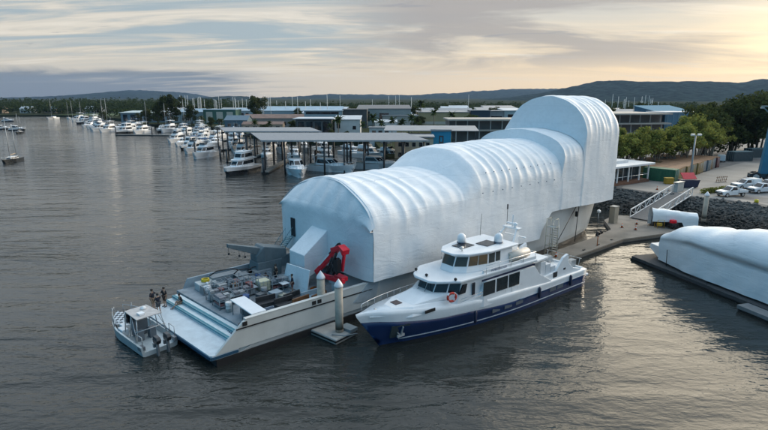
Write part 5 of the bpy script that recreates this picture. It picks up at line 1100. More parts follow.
def sports_boat(name, label, hm, L_=13, B_=4.1):
    t = T(name, label, 'boat'); boat_hull(t, L_, B_, 1.25, 1.9, hm, white); f = L_/13
    cabin(t, 'coachroof', [(11.2*f, -.4), (11.2*f, .4), (8.2*f, 1.45), (6.5*f, 1.5), (6.5*f, -1.5), (8.2*f, -1.45)], 1.55, 2.15, 1.5*f, 0, .8, white, False)
    cabin(t, 'hardtop_cabin', [(8.6*f, -.7), (8.6*f, .7), (7.2*f, 1.55), (2.8*f, 1.65), (2.8*f, -1.65), (7.2*f, -1.55)], 1.5, 3.1, 2.1*f, .3, .82, white, True, glass, (.3, .84))
    s_ = MB(); s_.tube([(2.6*f, 1.5, 1.4), (2.2*f, 1.2, 3.5), (2.2*f, -1.2, 3.5), (2.6*f, -1.5, 1.4)], .08, 6); s_.build('radar_arch', white, t); MB().lathe((2.2*f, 0, 3.5), [(.26, 0), (.26, .2), (0, .36)], 10).build('radar_dome', white, t)
    MB().span((-.9, -1.7, .35), (.1, 1.7, .5)).build('swim_platform', wood, t); MB().box((1.4*f, 0, 1.35), (1.6, 2.6, .5)).build('sunpad', P('pale_cushion', (.5, .48, .44), .7), t)
    return t
def sailing_yacht(name, label, hm, L_=12, H_=17, cover=None, ketch=False):
    t = T(name, label, 'yacht'); boat_hull(t, L_, 3.6, 1.1, 1.5, hm); 
    cabin(t, 'coachroof', [(8.2, -.7), (8.2, .7), (6.5, 1.15), (3, 1.2), (3, -1.2), (6.5, -1.15)], 1.0, 1.75, .7, .1, .85, white)
    m_ = MB(); m_.tube([(6.6, 0, 1.2), (6.6, 0, H_)], [.11, .07], 6)
    for z in (.42, .7): m_.tube([(6.6, -1.1, H_*z), (6.6, 1.1, H_*z)], .04, 4)
    m_.build('mast', alu, t)
    s_ = MB(); s_.tube([(6.6, 0, H_-.2), (11.8, 0, 1.4)], .02, 3).tube([(6.6, 0, H_-.2), (.1, 0, 1.3)], .02, 3)
    for y in (-1.1, 1.1): s_.tube([(6.6, 0, H_-.2), (6.6, y, H_*.7), (6.6, y, H_*.42), (6.4, y*1.5, 1.1)], .018, 3)
    s_.build('rigging', darksteel, t); MB().tube([(6.5, 0, 2.4), (2.2, 0, 2.5)], [.2, .13], 7).build('boom', cover or canvas, t)
    if ketch: MB().tube([(1.6, 0, 1.2), (1.6, 0, H_*.85)], [.09, .06], 6).build('mizzen_mast', alu, t)
    return t
fly = flybridge_boat('flybridge_cruiser', 'x', white, white); flyd = flybridge_boat('flybridge_cruiser', 'x', darkhull, white, 16, 5.0, enclosed=True); flyb = flybridge_boat('flybridge_cruiser', 'x', white, white, 14, 4.5, canvas)
spo = sports_boat('sports_cruiser', 'x', white); spd = sports_boat('sports_cruiser', 'x', darkhull, 13.5, 4.2); sail = sailing_yacht('sailing_yacht', 'x', white); sailk = sailing_yacht('sailing_yacht', 'x', darkhull, 12.5, 14, tan_c, True)
GB = 'motor cruisers berthed in the marina'
MBOATS = [  # proto, x, y, heading deg, scale, label
 (flyd, -37.0, 145.5, -104, 1.0, 'big white cruiser with dark lower hull at the outer berth of the near shed'),
 (spo, -25.6, 142.5, -72, 1.25, 'white sports cruiser bow out beside the outer post of the near shed'),
 (spo, -21.0, 143.6, -24, 1.15, 'sleek white sports cruiser lying across the water under the near shed'),
 (spo, -8.2, 147.6, -18, 1.15, 'white sports cruiser next to the cream building, furthest right in the shed'),
 (fly, -66.5, 240, -80, .95, 'white flybridge cruiser showing above the far shed corner'),
 (flyb, -64.5, 222, -80, .9, 'cruiser with blue canvas top under the outer bay of the far shed'),
 (fly, -39.0, 197, -80, .95, 'white flybridge cruiser behind the near shed ridge, second bay'),
 (spo, -33.5, 200, -60, .95, 'white sports boat in the middle bay between the two sheds'),
 (flyb, -57.0, 205, -90, .9, 'cruiser with blue bimini in the first bay of the far shed'),
 (fly, -26.5, 200, -55, .85, 'white cruiser moored in front of the palm bank under the shed'),
 (flyb, -10.5, 176, -35, .95, 'white cruiser with flying bridge behind the two sports cruisers'),
 (spo, -34.5, 214, -70, .9, 'small white sports boat deep under the shed roof'),
 (flyb, -60.0, 181, -100, 1.0, 'white flybridge cruiser at the river end, nearest the sheds'),
 (flyd, -76.0, 209, -98, .82, 'white cruiser with dark windows, second along the river from the sheds'),
 (fly, -93.0, 239, -95, .95, 'white flybridge cruiser third along the river from the sheds'),
 (flyb, -88.5, 254, -100, .95, 'cruiser with blue top tucked behind the third river boat'),
 (fly, -110.5, 318, -95, 1.0, 'white cruiser moored by the brown bushes on the bank'),
 (spo, -98, 292, -95, 1.0, 'white sports boat between the bank and the shed row'),
 (fly, -124.4, 310, -100, 1.05, 'white flybridge cruiser right of the tall dark tree'),
 (spd, -131.5, 310, -80, 1.1, 'pale sports cruiser directly below the tall dark tree'),
 (fly, -135, 297, -97, 1.0, 'white cruiser just left of the long low pontoon'),
 (flyd, -143.9, 297, -97, 1.02, 'large broad white motor yacht with dark hull base on the outer row'),
 (fly, -160, 310, -100, 1.0, 'white cruiser second from the left end of the outer row'),
 (flyb, -169.5, 318, -102, 1.0, 'white cruiser with blue top at the left end of the outer row'),
 (flyb, -154, 330, -100, 1.05, 'cruiser with blue top behind the broad motor yacht'),
 (spo, -186, 342, -105, 1.0, 'white sports boat off the left end of the outer row'),
 (fly, -222, 406, -100, 1.1, 'white cruiser among the far mast boats on the left'),
 (spo, -236, 420, -100, 1.0, 'white sports boat near the far left moorings'),
 (flyb, -104, 279, -95, .95, 'cruiser with blue top in the gap before the third river boat'),
 (spo, -71.5, 222, -88, .95, 'white sports boat just outside the far shed'),
 (fly, -44.8, 206, -85, .9, 'white flybridge cruiser in the shadowed bay behind the dark hulled one'),
 (spo, -31.5, 176, -70, 1.0, 'white sports boat on the far side of the finger jetty in the near shed'), (fly, -22.5, 172, -60, .9, 'white flybridge cruiser moored end on behind the sleek white sports cruiser'), (flyb, -2.5, 172, -40, .85, 'cruiser with blue canvas top close to the cream building'), (fly, -49.0, 186, -95, .95, 'white flybridge cruiser under the open corner between the two sheds'), (spo, -40.5, 178, -80, .95, 'white sports boat just behind the dark hulled cruiser'), (fly, -15.5, 186, -50, .8, 'white cruiser furthest back below the palm bank'),
 (flyb, -70.0, 246, -90, 1.0, 'cruiser with blue top in the crowd behind the far shed corner'), (fly, -81.0, 262, -95, .95, 'white flybridge cruiser in front of the blue grey gabled house'), (spo, -79, 228, -90, 1., 'white sports boat tied beside the river jetty'), (fly, -92, 270, -92, .95, 'white flybridge cruiser just below the peach cottages'), (fly, -212, 392, -100, 1.0, 'white cruiser between the mast boats and the outer row'), (flyb, -249, 438, -98, 1.0, 'cruiser with blue top among the far left moorings'), (spo, -199, 358, -100, 1.0, 'white sports boat left of the tall masted yacht')]
for i, (p_, x, y, hd, s_, lb) in enumerate(MBOATS): place(p_, (x, y, 0), R(hd+180 if False else hd), s_, lb, GB)
SAILS = [(sailk, -118.5, 166, -75, .95, 'dark two masted yacht moored alone in mid river, nearest the camera on the left'), (sailk, -205, 293, -70, .8, 'small dark two masted yacht moored beyond the first lone yacht'),
 (sail, -262, 455, -80, .95, 'white yacht with tall mast off the green far bank'), (sail, -293, 484, -60, .9, 'white yacht moored left of the mast cluster by the far bank'), (sail, -308, 492, -100, 1.1, 'white yacht furthest left of those moored by the far bank'), (sail, -277, 470, -90, 1.0, 'white yacht second from the left group by the far bank'), (sail, -176, 338, -90, 1.12, 'tall masted white yacht at the left end of the cruiser row'), (sail, -150, 335, -90, 1.0, 'white yacht whose mast rises behind the broad motor yacht'), (sail, -124, 330, -90, 1.1, 'white yacht whose mast crosses the tall dark tree'), (sail, -137, 332, -90, .95, 'white yacht whose mast rises left of the tall dark tree'), (sail, -196, 370, -90, 1.1, 'white yacht behind the left cruisers, mast above the treeline')]
for p_, x, y, hd, s_, lb in SAILS: place(p_, (x, y, 0), R(hd), s_, lb, 'sailing yachts on the river')
lau = sports_boat('moored_launch', 'x', darkhull, 9, 3)
place(lau, (-226, 312, 0), R(20), 1.0, 'dark launch moored at the left edge of the river'); place(lau, (-312, 425, 0), R(10), 1.0, 'tiny dark launch far up the river on the left'); place(lau, (-242, 322, 0), R(30), .9, 'dark launch cut by the left frame edge')
bp_ = MB(); bp_.prism([(-190, 380), (-215, 425), (-230, 540), (420, 540), (360, 375), (-40, 372)], 1.9, 2.03); structure(bp_.build('far_basin_water', P('basin_water', (.03, .035, .035), .1)))
# finger jetties and dark piles
jm = P('jetty_deck', (.2, .19, .17), .85, 0, .2, .6)
def jetty(a, b, w_, lab):
    t = T('jetty', lab, 'jetty', (a[0], a[1], 0), math.atan2(b[1]-a[1], b[0]-a[0])); L_ = math.dist(a, b)
    MB().span((0, -w_/2, .25), (L_, w_/2, .6)).build('deck', jm, t); MB().span((0.1, -w_/2+.1, -.3), (L_-.1, w_/2-.1, .245)).build('float', black, t)
jetty((-31.8, 135.5), (-30.5, 163), 2.0, 'finger jetty between the dark hulled cruiser and the sports cruiser'); jetty((-47.5, 156), (-42, 180), 1.8, 'finger jetty just left of the dark hulled cruiser'); jetty((-22, 153), (2, 153.5), 2.2, 'jetty running behind the two sports cruisers'); jetty((-142, 274.5), (-108, 270), 2.6, 'long low pontoon lying across the river in front of the tall tree'); jetty((-67, 183), (-52, 214), 2., 'finger jetty by the outermost flybridge cruiser'); jetty((-84, 218), (-72, 240), 2, 'finger jetty along the river between cruisers'); jetty((-176, 322), (-150, 302), 2, 'pontoon at the left end of the outer cruiser row')
pd = T('mooring_pole', 'x', 'pole'); MB().cyl((0, 0), .3, -1, 4.2, 10).build('shaft', darksteel, pd); MB().lathe((0, 0, 4.2), [(.34, -.1), (.3, .05), (0, .4)], 10).build('cap', black, pd)
for x, y in ((-142, 274), (-122, 272), (-108.5, 269.5), (-31.8, 134.6), (-47.5, 155), (-67, 182), (-84, 217), (-151, 300), (-163, 305), (-20.5, 153), (-10, 153.4), (-53, 166), (-100, 262), (-118, 300), (-137.5, 292)): place(pd, (x, y, 0), 0, 1, 'dark mooring pole standing in the marina water', 'dark mooring poles in the marina')
# ---------------------------------------------------------------- covered berth sheds
roofm = mat_corrugated('grey_shed_roof', (.24, .25, .265), 'Y', .6, .6, .1)
def shed(label, x0, x1, y0, ym, y1, ze, zr, n, sh=0):
    t = T('berth_shed', label, 'shed', (0, 0, 0), 0, None); dx = lambda y: (y-y0)*sh
    MB().loft([[(x0+dx(y0), y0, ze), (x0+dx(ym), ym, zr), (x0+dx(y1), y1, ze-.3), (x0+dx(y1), y1, ze-.45), (x0+dx(ym), ym, zr-.18), (x0+dx(y0), y0, ze-.15)], [(x1+dx(y0), y0, ze), (x1+dx(ym), ym, zr), (x1+dx(y1), y1, ze-.3), (x1+dx(y1), y1, ze-.45), (x1+dx(ym), ym, zr-.18), (x1+dx(y0), y0, ze-.15)]]).build('roof', roofm, t)
    MB().bar((x0+dx(y0), y0-.1, ze-.12), (x1+dx(y0), y0-.1, ze-.12), .12, .4).build('gutter', P('pale_gutter', (.36, .37, .38), .5), t)
    for k in range(n):
        x = lerp(x0+1, x1-1, k/(n-1))
        for y, z in ((y0+1, ze-.3), (ym, zr-.3), (y1-1, ze-.6)):
            MB().cyl((x+dx(y), y), .24, -1, z, 8).build('column', darksteel, t)
        MB().bar((x+dx(y0), y0, ze-.35), (x+dx(ym), ym, zr-.38), .15, .3).bar((x+dx(ym), ym, zr-.38), (x+dx(y1), y1, ze-.65), .15, .3).build('rafter', darksteel, t)
shed('nearer long grey roofed berth shed on dark columns', -32.7, 12.2, 137, 149.5, 161, 8.7, 9.9, 9, -.47)
shed('farther long grey roofed berth shed on dark columns', -53.9, -21, 175, 187, 199, 8.6, 9.3, 6, -.47)
# ---------------------------------------------------------------- buildings
def building(label, x, y, rz, L_, D_, z0, z1, wm_, rm, roof='flat', rh=1.2, wins=(), name='building', cat='building', wmat=None, over=.4):
    """front facade along local x at y=0, facing -y; wins: (x0, x1, z0, z1)"""
    t = T(name, label, cat, (x, y, z0), R(rz)); H_ = z1-z0
    wb_ = MB().span((0, 0, -2), (L_, D_, H_))
    if roof == 'gable': wb_.loft([[(0, 0, H_), (0, D_/2, H_+rh*D_/(D_+2*over)-.2), (0, D_, H_)], [(L_, 0, H_), (L_, D_/2, H_+rh*D_/(D_+2*over)-.2), (L_, D_, H_)]])
    if roof == 'shed': wb_.loft([[(0, 0, H_), (0, D_, H_+rh-.03), (0, D_, H_)], [(L_, 0, H_), (L_, D_, H_+rh-.03), (L_, D_, H_)]])
    wb_.build('wall', wm_, t)
    if roof == 'flat': MB().span((-over, -over, H_+.003), (L_+over, D_+over, H_+.35)).build('roof', rm, t)
    elif roof == 'gable': MB().loft([[(-over, -over, H_), (-over, D_/2, H_+rh), (-over, D_+over, H_), (-over, D_/2, H_+rh-.2)], [(L_+over, -over, H_), (L_+over, D_/2, H_+rh), (L_+over, D_+over, H_), (L_+over, D_/2, H_+rh-.2)]]).build('roof', rm, t); 
    elif roof == 'shed': MB().loft([[(-over, -over, H_+.01), (-over, D_+over, H_+rh), (-over, D_+over, H_+rh+.25), (-over, -over, H_+.26)], [(L_+over, -over, H_+.01), (L_+over, D_+over, H_+rh), (L_+over, D_+over, H_+rh+.25), (L_+over, -over, H_+.26)]]).build('roof', rm, t)
    for (a, b, c, d) in wins:
        f = MB().span((a-.08, -.05, c-.08), (b+.08, .02, d+.08)).build('window', P('window_frame', (.4, .4, .4), .5), t); MB().span((a, -.075, c), (b, -.045, d)).build('pane', wmat or glass, f)
    return t
beige = P('beige_render', (.52, .43, .31), .8, 0, .12, .6); cyan = P('bright_cyan_panel', (.01, .28, .50), .5, 0, .06, .5); greyroof = P('grey_metal_roof', (.26, .27, .28), .5, 0, .12, .3); paleroof = P('pale_metal_roof', (.5, .54, .57), .5, 0, .1, .2); blueroof = P('pale_blue_roof', (.3, .42, .5), .5, 0, .1, .2); brownroof = P('brown_tile_roof', (.22, .14, .11), .8, 0, .2, .4); whitew = P('white_wall', (.58, .59, .58), .7, 0, .08, .5); greyw = P('grey_wall', (.24, .25, .26), .7, 0, .12, .4); tanw = P('tan_wall', (.40, .32, .17), .7, 0, .12, .2); navyw = P('navy_wall', (.02, .04, .07), .5); tealw = P('teal_wall', (.05, .2, .22), .6); greenw = P('green_wall', (.05, .13, .1), .7); darkw = P('charcoal_wall', (.06, .065, .07), .7, 0, .2, .3); bluew = P('steel_blue_cladding', (.045, .15, .23), .5, 0, .12, .3)
def grid(n, L_, z0, z1, gap=.35, x0=.6): return [(x0+(L_-2*x0)*(k+gap/2)/n, x0+(L_-2*x0)*(k+1-gap/2)/n, z0, z1) for k in range(n)]
building('cream two storey building with small square windows at the end of the near shed', 3.2, 153, -3, 11.4, 14, 1.6, 8.2, beige, greyroof, 'flat', wins=grid(5, 11.4, .9, 2.2, .5)+grid(5, 11.4, 4.0, 5.2, .5))
cb_ = building('bright cyan walled building with a dark framed emblem beyond the cream one', 15.0, 164, -8, 6.2, 8, 1.6, 9.6, cyan, greyroof, 'flat', over=.2); s_ = MB(); s_.span((2.5, -.06, 4.0), (3.9, -.02, 6.4)); e_ = s_.build('emblem', darkw, cb_); MB().span((2.85, -.09, 4.5), (3.5, -.062, 5.9)).build('emblem_inset', cyan, e_)
cn_ = T('canopy_building', 'long low grey canopy on dark posts joining the shed to the cyan building', 'canopy', (4, 166, 2), R(-4)); MB().loft([[(-4, -2, 7.4), (-4, 11, 8.3), (-4, 11, 8.5), (-4, -2, 7.6)], [(26, -2, 7.4), (26, 11, 8.3), (26, 11, 8.5), (26, -2, 7.6)]]).build('roof', greyroof, cn_)
for x in (-3, 4, 18, 25): MB().box((x, -1.5, 3.6), (.3, .3, 7.5)).build('post', darksteel, cn_)
def canopy_block(label, x, y, rz, L_, D_, z0, levels, roofmat, wallmat):
    t = T('open_sided_building', label, 'building', (x, y, z0), R(rz))
    for k, z in enumerate(levels):
        MB().span((-.8, -1.5, z), (L_+.8, D_, z+.55)).build('roof', roofmat, t)
        zb = 0 if k == 0 else levels[k-1]+.553
        MB().span((0, 1.5+k, zb), (L_, D_-.5, z-.003)).build('wall', wallmat, t)
        for j in range(7): MB().box((L_*(j+.5)/7, -.8+k*1.2, (zb+z)/2), (.35, .35, z-zb-.01)).build('column', P('pale_column', (.45, .44, .42), .7), t)
    return t
canopy_block('two tier open sided building with pale roofs between the cyan block and the tall wrap', 24.5, 192, 0, 30, 16, 2, (5.6, 9.4), P('pale_beige_roof', (.42, .38, .33), .7, 0, .1, .2), P('mid_grey_wall', (.15, .145, .14), .7, 0, .2, .3))
canopy_block('three tier long low building with pale roof edges left of the blue cladding block', 84, 206, 8, 31, 26, 2, (3.4, 7.2, 11.0), P('pale_beige_roof', ()), P('mid_grey_wall', ()))
b_ = building('steel blue clad block standing above the paperbark trees', 115.5, 214, 10, 13, 12, 2, 13.6, bluew, paleroof, 'flat', over=.1)
s_ = MB()
for k in range(6): s_.box((1.2+2.5*k, -.06, 6), (.14, .1, 11.5))
s_.build('cladding_rib', P('pale_blue_rib', (.2, .35, .42), .5), b_)
building('pale building with a dark window beside the blue clad block', 131.5, 222, 10, 9, 10, 2, 13.4, whitew, greyroof, 'flat', wins=[(2.5, 5.5, 9, 10.6)])
building('big shed with sloping teal blue roof behind the blue clad block', 130, 246, 18, 22, 16, 2, 12.5, bluew, P('teal_blue_roof', (.05, .2, .3), .85), 'shed', 3.)
building('long tan warehouse with dark roof edge in front of the hills', 22, 330, 0, 32, 30, 2, 10.3, tanw, greyroof, 'flat', wins=[(0.5, 31.5, 1.0, 2.6)], wmat=P('pale_panel', (.5, .47, .4), .6))
building('pale fence walled building left of the tan warehouse', -1, 322, 0, 22, 24, 2, 8.5, P('pale_grey_tilt', (.38, .37, .34), .7, 0, .1, .2), greyroof, 'flat')
building('dark glazed low building with broad pale roof edge', -40.5, 238, 0, 16.5, 16, 2, 10.0, darkw, paleroof, 'flat', wins=grid(4, 16.5, 2.0, 7.0, .2), over=1.2)
building('white gabled hall between the dark glazed building and the palms', -23.2, 244, 0, 12, 14, 2, 9.4, whitew, paleroof, 'shed', 1.4, wins=[(1, 2.6, 3.5, 6.5), (8.5, 10, 3, 4.6)])
building('long grey shed with dark raised roof behind the palms', -17, 330, 0, 34, 30, 2, 12.5, P('grey_green_cladding', (.26, .29, .28), .6, 0, .1, .2), P('dark_metal_roof', (.1, .105, .11), .6), 'shed', 1.8, wins=[(1, 8, 3, 9), (14, 20, 3, 8)])
building('white low store just behind the palm trees', -4.6, 262, 0, 11, 10, 2, 7.6, whitew, paleroof, 'gable', 1.0)
building('very long pale blue roofed marina store far behind the sheds', -104, 402, 3, 72, 22, 2, 9.5, P('pale_blue_wall', (.3, .38, .42), .7), blueroof, 'gable', 3.2, wins=grid(9, 72, 1.5, 4.2, .5))
building('pale blue flat box on the roofline above the dark glazed building', -46, 300, 0, 22, 16, 2, 12.0, P('pale_blue_wall', ()), blueroof, 'flat', wins=[(1, 20, 8.2, 9.6)])
building('charcoal block right of the pale blue box', -24, 304, 0, 14, 14, 2, 12.6, darkw, P('dark_metal_roof', ()), 'flat')
building('brown tiled long roof in front of the pale blue store', -86, 318, 2, 44, 14, 2, 7.2, P('dusty_wall', (.3, .25, .22), .8), brownroof, 'gable', 2.2, wins=grid(8, 44, 1.0, 3.0, .5))
building('blue grey gabled house left of the brown long roof', -92, 300, 0, 13, 12, 2, 6.8, P('slate_blue_wall', (.08, .14, .18), .7), P('slate_blue_roof', (.09, .16, .21), .6), 'gable', 2.6, wins=grid(3, 13, 1.2, 3, .5))
building('white apartment block with green panels above the river cruisers', -122, 352, 0, 22, 14, 2, 11.4, greenw, blueroof, 'flat', wins=grid(3, 22, 1, 8, .4), wmat=P('pale_panel', ()))
building('pale blue hipped building beside the green panelled block', -141, 360, 0, 16, 12, 2, 9.8, P('pale_blue_wall', ()), blueroof, 'gable', 2.2, wins=grid(4, 16, 2, 4, .5))
building('low white boatshed with long eaves right of the tall dark tree', -152, 372, 2, 30, 14, 2, 8.0, whitew, paleroof, 'gable', 1.5, wins=grid(6, 30, 1, 4, .35), over=1.)
building('pale cream cottages row behind the brown bushes', -78, 286, 2, 22, 8, 2, 5.2, P('peach_wall', (.42, .31, .22), .8), brownroof, 'gable', 1.4, wins=grid(5, 22, .8, 2.2, .5))
building('pale blue clubhouse with white eaves behind the outer cruiser row', -190, 376, -3, 34, 18, 2, 8.6, P('pale_slate_wall', (.2, .27, .31), .6), P('pale_teal_eave', (.42, .5, .5), .5), 'shed', 1., wins=grid(6, 34, 1, 5.5, .4), over=1.)
building('navy box building between the tan warehouse and the white sheds', 55, 330, 0, 12, 14, 2, 11.4, navyw, greyroof, 'flat'); building('grey box attached to the navy one', 67.2, 332, 0, 9, 14, 2, 11.0, greyw, greyroof, 'flat', wins=[(1, 8, 2, 6)])
building('pale blue and white sheds left of the tall wrapped bow', 77, 334, 0, 36, 20, 2, 11.2, P('pale_aqua_wall', (.4, .5, .54), .6), paleroof, 'shed', 1.0, wins=grid(5, 36, 2, 7, .5))
building('small white store with a flat roof in front of the navy box', 50, 262, 0, 9, 9, 2, 7.2, whitew, greyroof, 'flat', wins=[(1, 3, 1, 3.5)])
for k, (x, y, L_, m1, r1, lab) in enumerate(((-440, 580, 16, P('peach_wall', ()), brownroof, 'small brick cottage at the left end of the far bank'), (-408, 585, 12, whitew, paleroof, 'white cottage second from the left on the far bank'), (-384, 590, 14, P('peach_wall', ()), blueroof, 'pale gabled house above the far bank trees'), (-338, 590, 18, whitew, paleroof, 'white roofed shed in the clearing on the far bank'), (-470, 590, 14, greyw, brownroof, 'grey cottage at the far left edge of the bank'))):
    building(lab, x, y, 0, L_, 10, 2, 6.5, m1, r1, 'gable', 3, wins=grid(3, L_, 1, 2.6, .5), name='cottage', cat='house')
building('white house wall panels along the bank behind the shed columns', -6, 212, 0, 9, 7, 2, 7.5, whitew, greyroof, 'flat', wins=grid(3, 9, 1, 4.5, .4))
# ---------------------------------------------------------------- palms and bank trees
def make_palm(seed, h, tall):
    r = random.Random(seed); t = T('palm_tree', 'x', 'palm'); MB().tube([(0, 0, 0), (.1, .1, h*.5), (.0, .2, h)], [.24, .18, .16], 7).build('trunk', P('palm_bark', (.2, .17, .13), .9, 0, .3, 3), t, smooth=True)
    c = MB()
    for k in range(24):
        a = k*2.4+r.random()*.4; el = r.uniform(-.5, 1.15); L_ = r.uniform(2.6, 3.6); p = Vector((0, .2, h)); d = Vector((math.cos(a)*math.cos(el), math.sin(a)*math.cos(el), math.sin(el)))
        side = Vector((-math.sin(a), math.cos(a), 0)); prev = None
        for j in range(7):
            f = j/6; w_ = .5*math.sin(min(1, f*1.2+.1)*3.0)*(1 if j < 6 else .2)+.04; cur = (p-side*w_-Vector((0, 0, w_*.5)), p.copy(), p+side*w_-Vector((0, 0, w_*.5)))
            if prev: c.quad(prev[0], prev[1], cur[1], cur[0]); c.quad(prev[1], prev[2], cur[2], cur[1])
            prev = cur; p = p+d*(L_/6); d = (d+Vector((0, 0, -.22))).normalized()
    c.build('crown', palml, t); return t
palms = [make_palm(51, 7.5, 0), make_palm(52, 9, 0)]
for i, (x, y, s_, lab) in enumerate(((-20, 226, 1.1, 'feathery palm left of the white gabled hall'), (-4.5, 218, 1.05, 'tall palm in front of the long grey shed'), (-1.2, 222, .95, 'palm directly right of the tall palm'), (3.5, 226, .9, 'low bright palm near the shed roof'), (7.5, 224, .95, 'leafy palm in the middle of the palm group'), (12.2, 228, 1.0, 'palm at the right of the palm group'), (15.5, 226, .8, 'small palm at the end of the palm group'), (27, 280, 1.1, 'palm in front of the tan warehouse left side'), (36.5, 282, 1.1, 'palm in front of the tan warehouse right side'), (44, 250, .9, 'palm beside the dense green tree'), (-24, 232, .7, 'short palm by the dark glazed building'), (24, 338, 1.5, 'distant palm above the tan warehouse roof'), (85, 320, 1.3, 'distant palm by the pale blue sheds'), (-9, 218, .75, 'short palm at the water edge under the shed'), (62, 255, .8, 'small palm by the open sided building'), (-52, 236, .7, 'small palm above the far shed roof'), (-62, 250, .8, 'palm between the cottages and the far shed'))):
    place(palms[i % 2], (x, y, 2), i*1.3, s_, lab)
mid = bigs[0]; mid2 = bigs[1]
for i, (x, y, h, lab) in enumerate(((40, 244, 8, 'round green tree in front of the navy box'), (-22.5, 219, 4.6, 'dark bush on the bank below the white hall'), (-30, 222, 4.4, 'dark bush on the bank below the dark glazed building'), (-15.5, 216, 4, 'low bush behind the shed roof edge'), (-38, 228, 5, 'green bush at the left end of the dark glazed building'), (-60, 262, 5, 'green bush by the small palm above the far shed'), (18.5, 178, 5.5, 'dense bush beside the cyan building'), (22.5, 181, 5, 'second bush right of the cyan building'), (-141, 342, 21, 'tall dark tree towering over the outer cruiser row'), (-150, 345, 13, 'dark tree at the left of the towering tree'), (-128, 346, 13, 'dark tree at the right of the towering tree'), (-160, 352, 11, 'dark tree behind the broad motor yacht'), (-106, 318, 6, 'olive brown bush on the bank by the river cruisers'), (-113, 322, 6.5, 'second olive bush on the bank by the river cruisers'), (-100, 316, 5.5, 'third olive bush nearest the cottages'), (-197, 365, 8, 'dark tree at the left end of the pale blue clubhouse'), (-172, 364, 7, 'dark tree in front of the pale blue clubhouse'), (-91, 372, 20, 'slim dark tree above the green panelled block'), (112, 282, 13, 'spreading tree on the skyline left of the teal roof'), (124, 290, 12, 'round tree on the skyline behind the blue clad block'), (141, 285, 16, 'round tree on the skyline right of the teal roof'), (100, 300, 11, 'tree behind the row of masts at the right'), (131, 300, 12, 'tree between the two round skyline trees'))):
    dup((mid, mid2, bigs[2])[i % 3], (x, y, 2), i*1.9, lab, None, (h/13*.8 if h > 12 else h/13*1.05, h/13*.8 if h > 12 else h/13*1.05, h/13))
# ---------------------------------------------------------------- far woods: one mass nobody could count
woodleaf = mat_leaf('far_wood_leaf', (.012, .024, .012), (.05, .07, .028))
def woods():
    r = random.Random(77); c = MB()
    def blob(x, y, h, w_, n, s):
        cl = [(Vector((x+r.uniform(-.5, .5)*w_, y+r.uniform(-.5, .5)*w_, h*r.uniform(.35, .85))), w_*.32) for _ in range(4)]; leaf_mass(c, cl, n, s, r)
    for k in range(1250):
        f = r.random(); y = r.uniform(556, 700) if r.random() < .6 else r.uniform(700, 1000); x = r.uniform(-1.05*y, -.30*y); blob(x, y, r.uniform(10, 16) if y < 700 else r.uniform(14, 21), r.uniform(10, 16), 34, 2.6)
    for k in range(620):
        y = r.uniform(545, 950); x = r.uniform(-.34*y, .6*y); blob(x, y, r.uniform(8, 13), r.uniform(10, 17), 30, 2.8)
    for k in range(90):
        x = r.uniform(-262, -170); y = 3+480-(x+262)*1.2+r.uniform(20, 80); blob(x, y, r.uniform(6, 11), 10, 34, 2.2)
    tag(c.build('far_woods', woodleaf), kind='stuff')
woods()
gl_ = MB(); gl_.prism([(-345, 552), (-262, 505), (-240, 520), (-300, 600)], 2.0, 2.05); structure(gl_.build('grass_bank', P('mown_grass', (.07, .1, .03), .9, 0, .2, .1)))

# ---------------------------------------------------------------- more of the town and the fleet
q = random.Random(21)
ind = []
for k, (m1, r1, rf) in enumerate(((whitew, paleroof, 'gable'), (greyw, greyroof, 'gable'), (P('pale_blue_wall', ()), blueroof, 'gable'), (whitew, greyroof, 'shed'))):
    o = building('x', 0, -80, 0, 26, 16, 2, 8.4, m1, r1, rf, 2.0, wins=grid(6, 26, 1, 4.5, .4), name='industrial_shed'); ind.append(o)
SPOT = [(-166, 430), (-196, 452), (-128, 446), (-92, 440), (-62, 452), (-34, 430), (-8, 440), (20, 428), (48, 440), (78, 430), (104, 448), (-150, 478), (-108, 486), (-70, 490), (-26, 486), (14, 488), (58, 486), (96, 492), (136, 470), (172, 480), (150, 430), (196, 440), (118, 330), (150, 340), (-58, 372), (-30, 384), (4, 386), (40, 380)]
lab4 = ('white gable roofed industrial shed in the distant town', 'grey gable roofed industrial shed in the distant town', 'pale blue industrial shed in the distant town', 'white skillion roofed industrial shed in the distant town')
for i, (x, y) in enumerate(SPOT):
    k = i*7 % 4; place_ = ind[k]
    if ('ind', k) not in used:
        used[('ind', k)] = 1; place_.location = (x, y, 2); place_.rotation_euler = (0, 0, R(q.uniform(-8, 8))); place_['label'] = lab4[k]; place_['group'] = 'industrial sheds in the distant town'
    else: dup(place_, (x, y, 2), R(q.uniform(-8, 8)), lab4[k], 'industrial sheds in the distant town', (q.uniform(.7, 1.3), 1, q.uniform(.85, 1.2)))
far_sail = T('sailing_yacht', 'yacht in the crowded far marina, only its tall bare mast showing above the roofs', 'yacht', (0, 0, 0), 0, 'bare masted yachts in the far marina')
boat_hull(far_sail, 12, 3.6, 1.1, 1.5, white); m_ = MB(); m_.tube([(6.6, 0, 1.2), (6.6, 0, 17)], [.2, .14], 6)
for z in (.45, .72): m_.tube([(6.6, -1.0, 17*z), (6.6, 1.0, 17*z)], .06, 4)
m_.build('mast', P('pale_mast', (.62, .62, .6), .5), far_sail); MB().tube([(6.5, 0, 2.4), (2.2, 0, 2.5)], [.22, .14], 7).build('boom', canvas, far_sail)
first = True
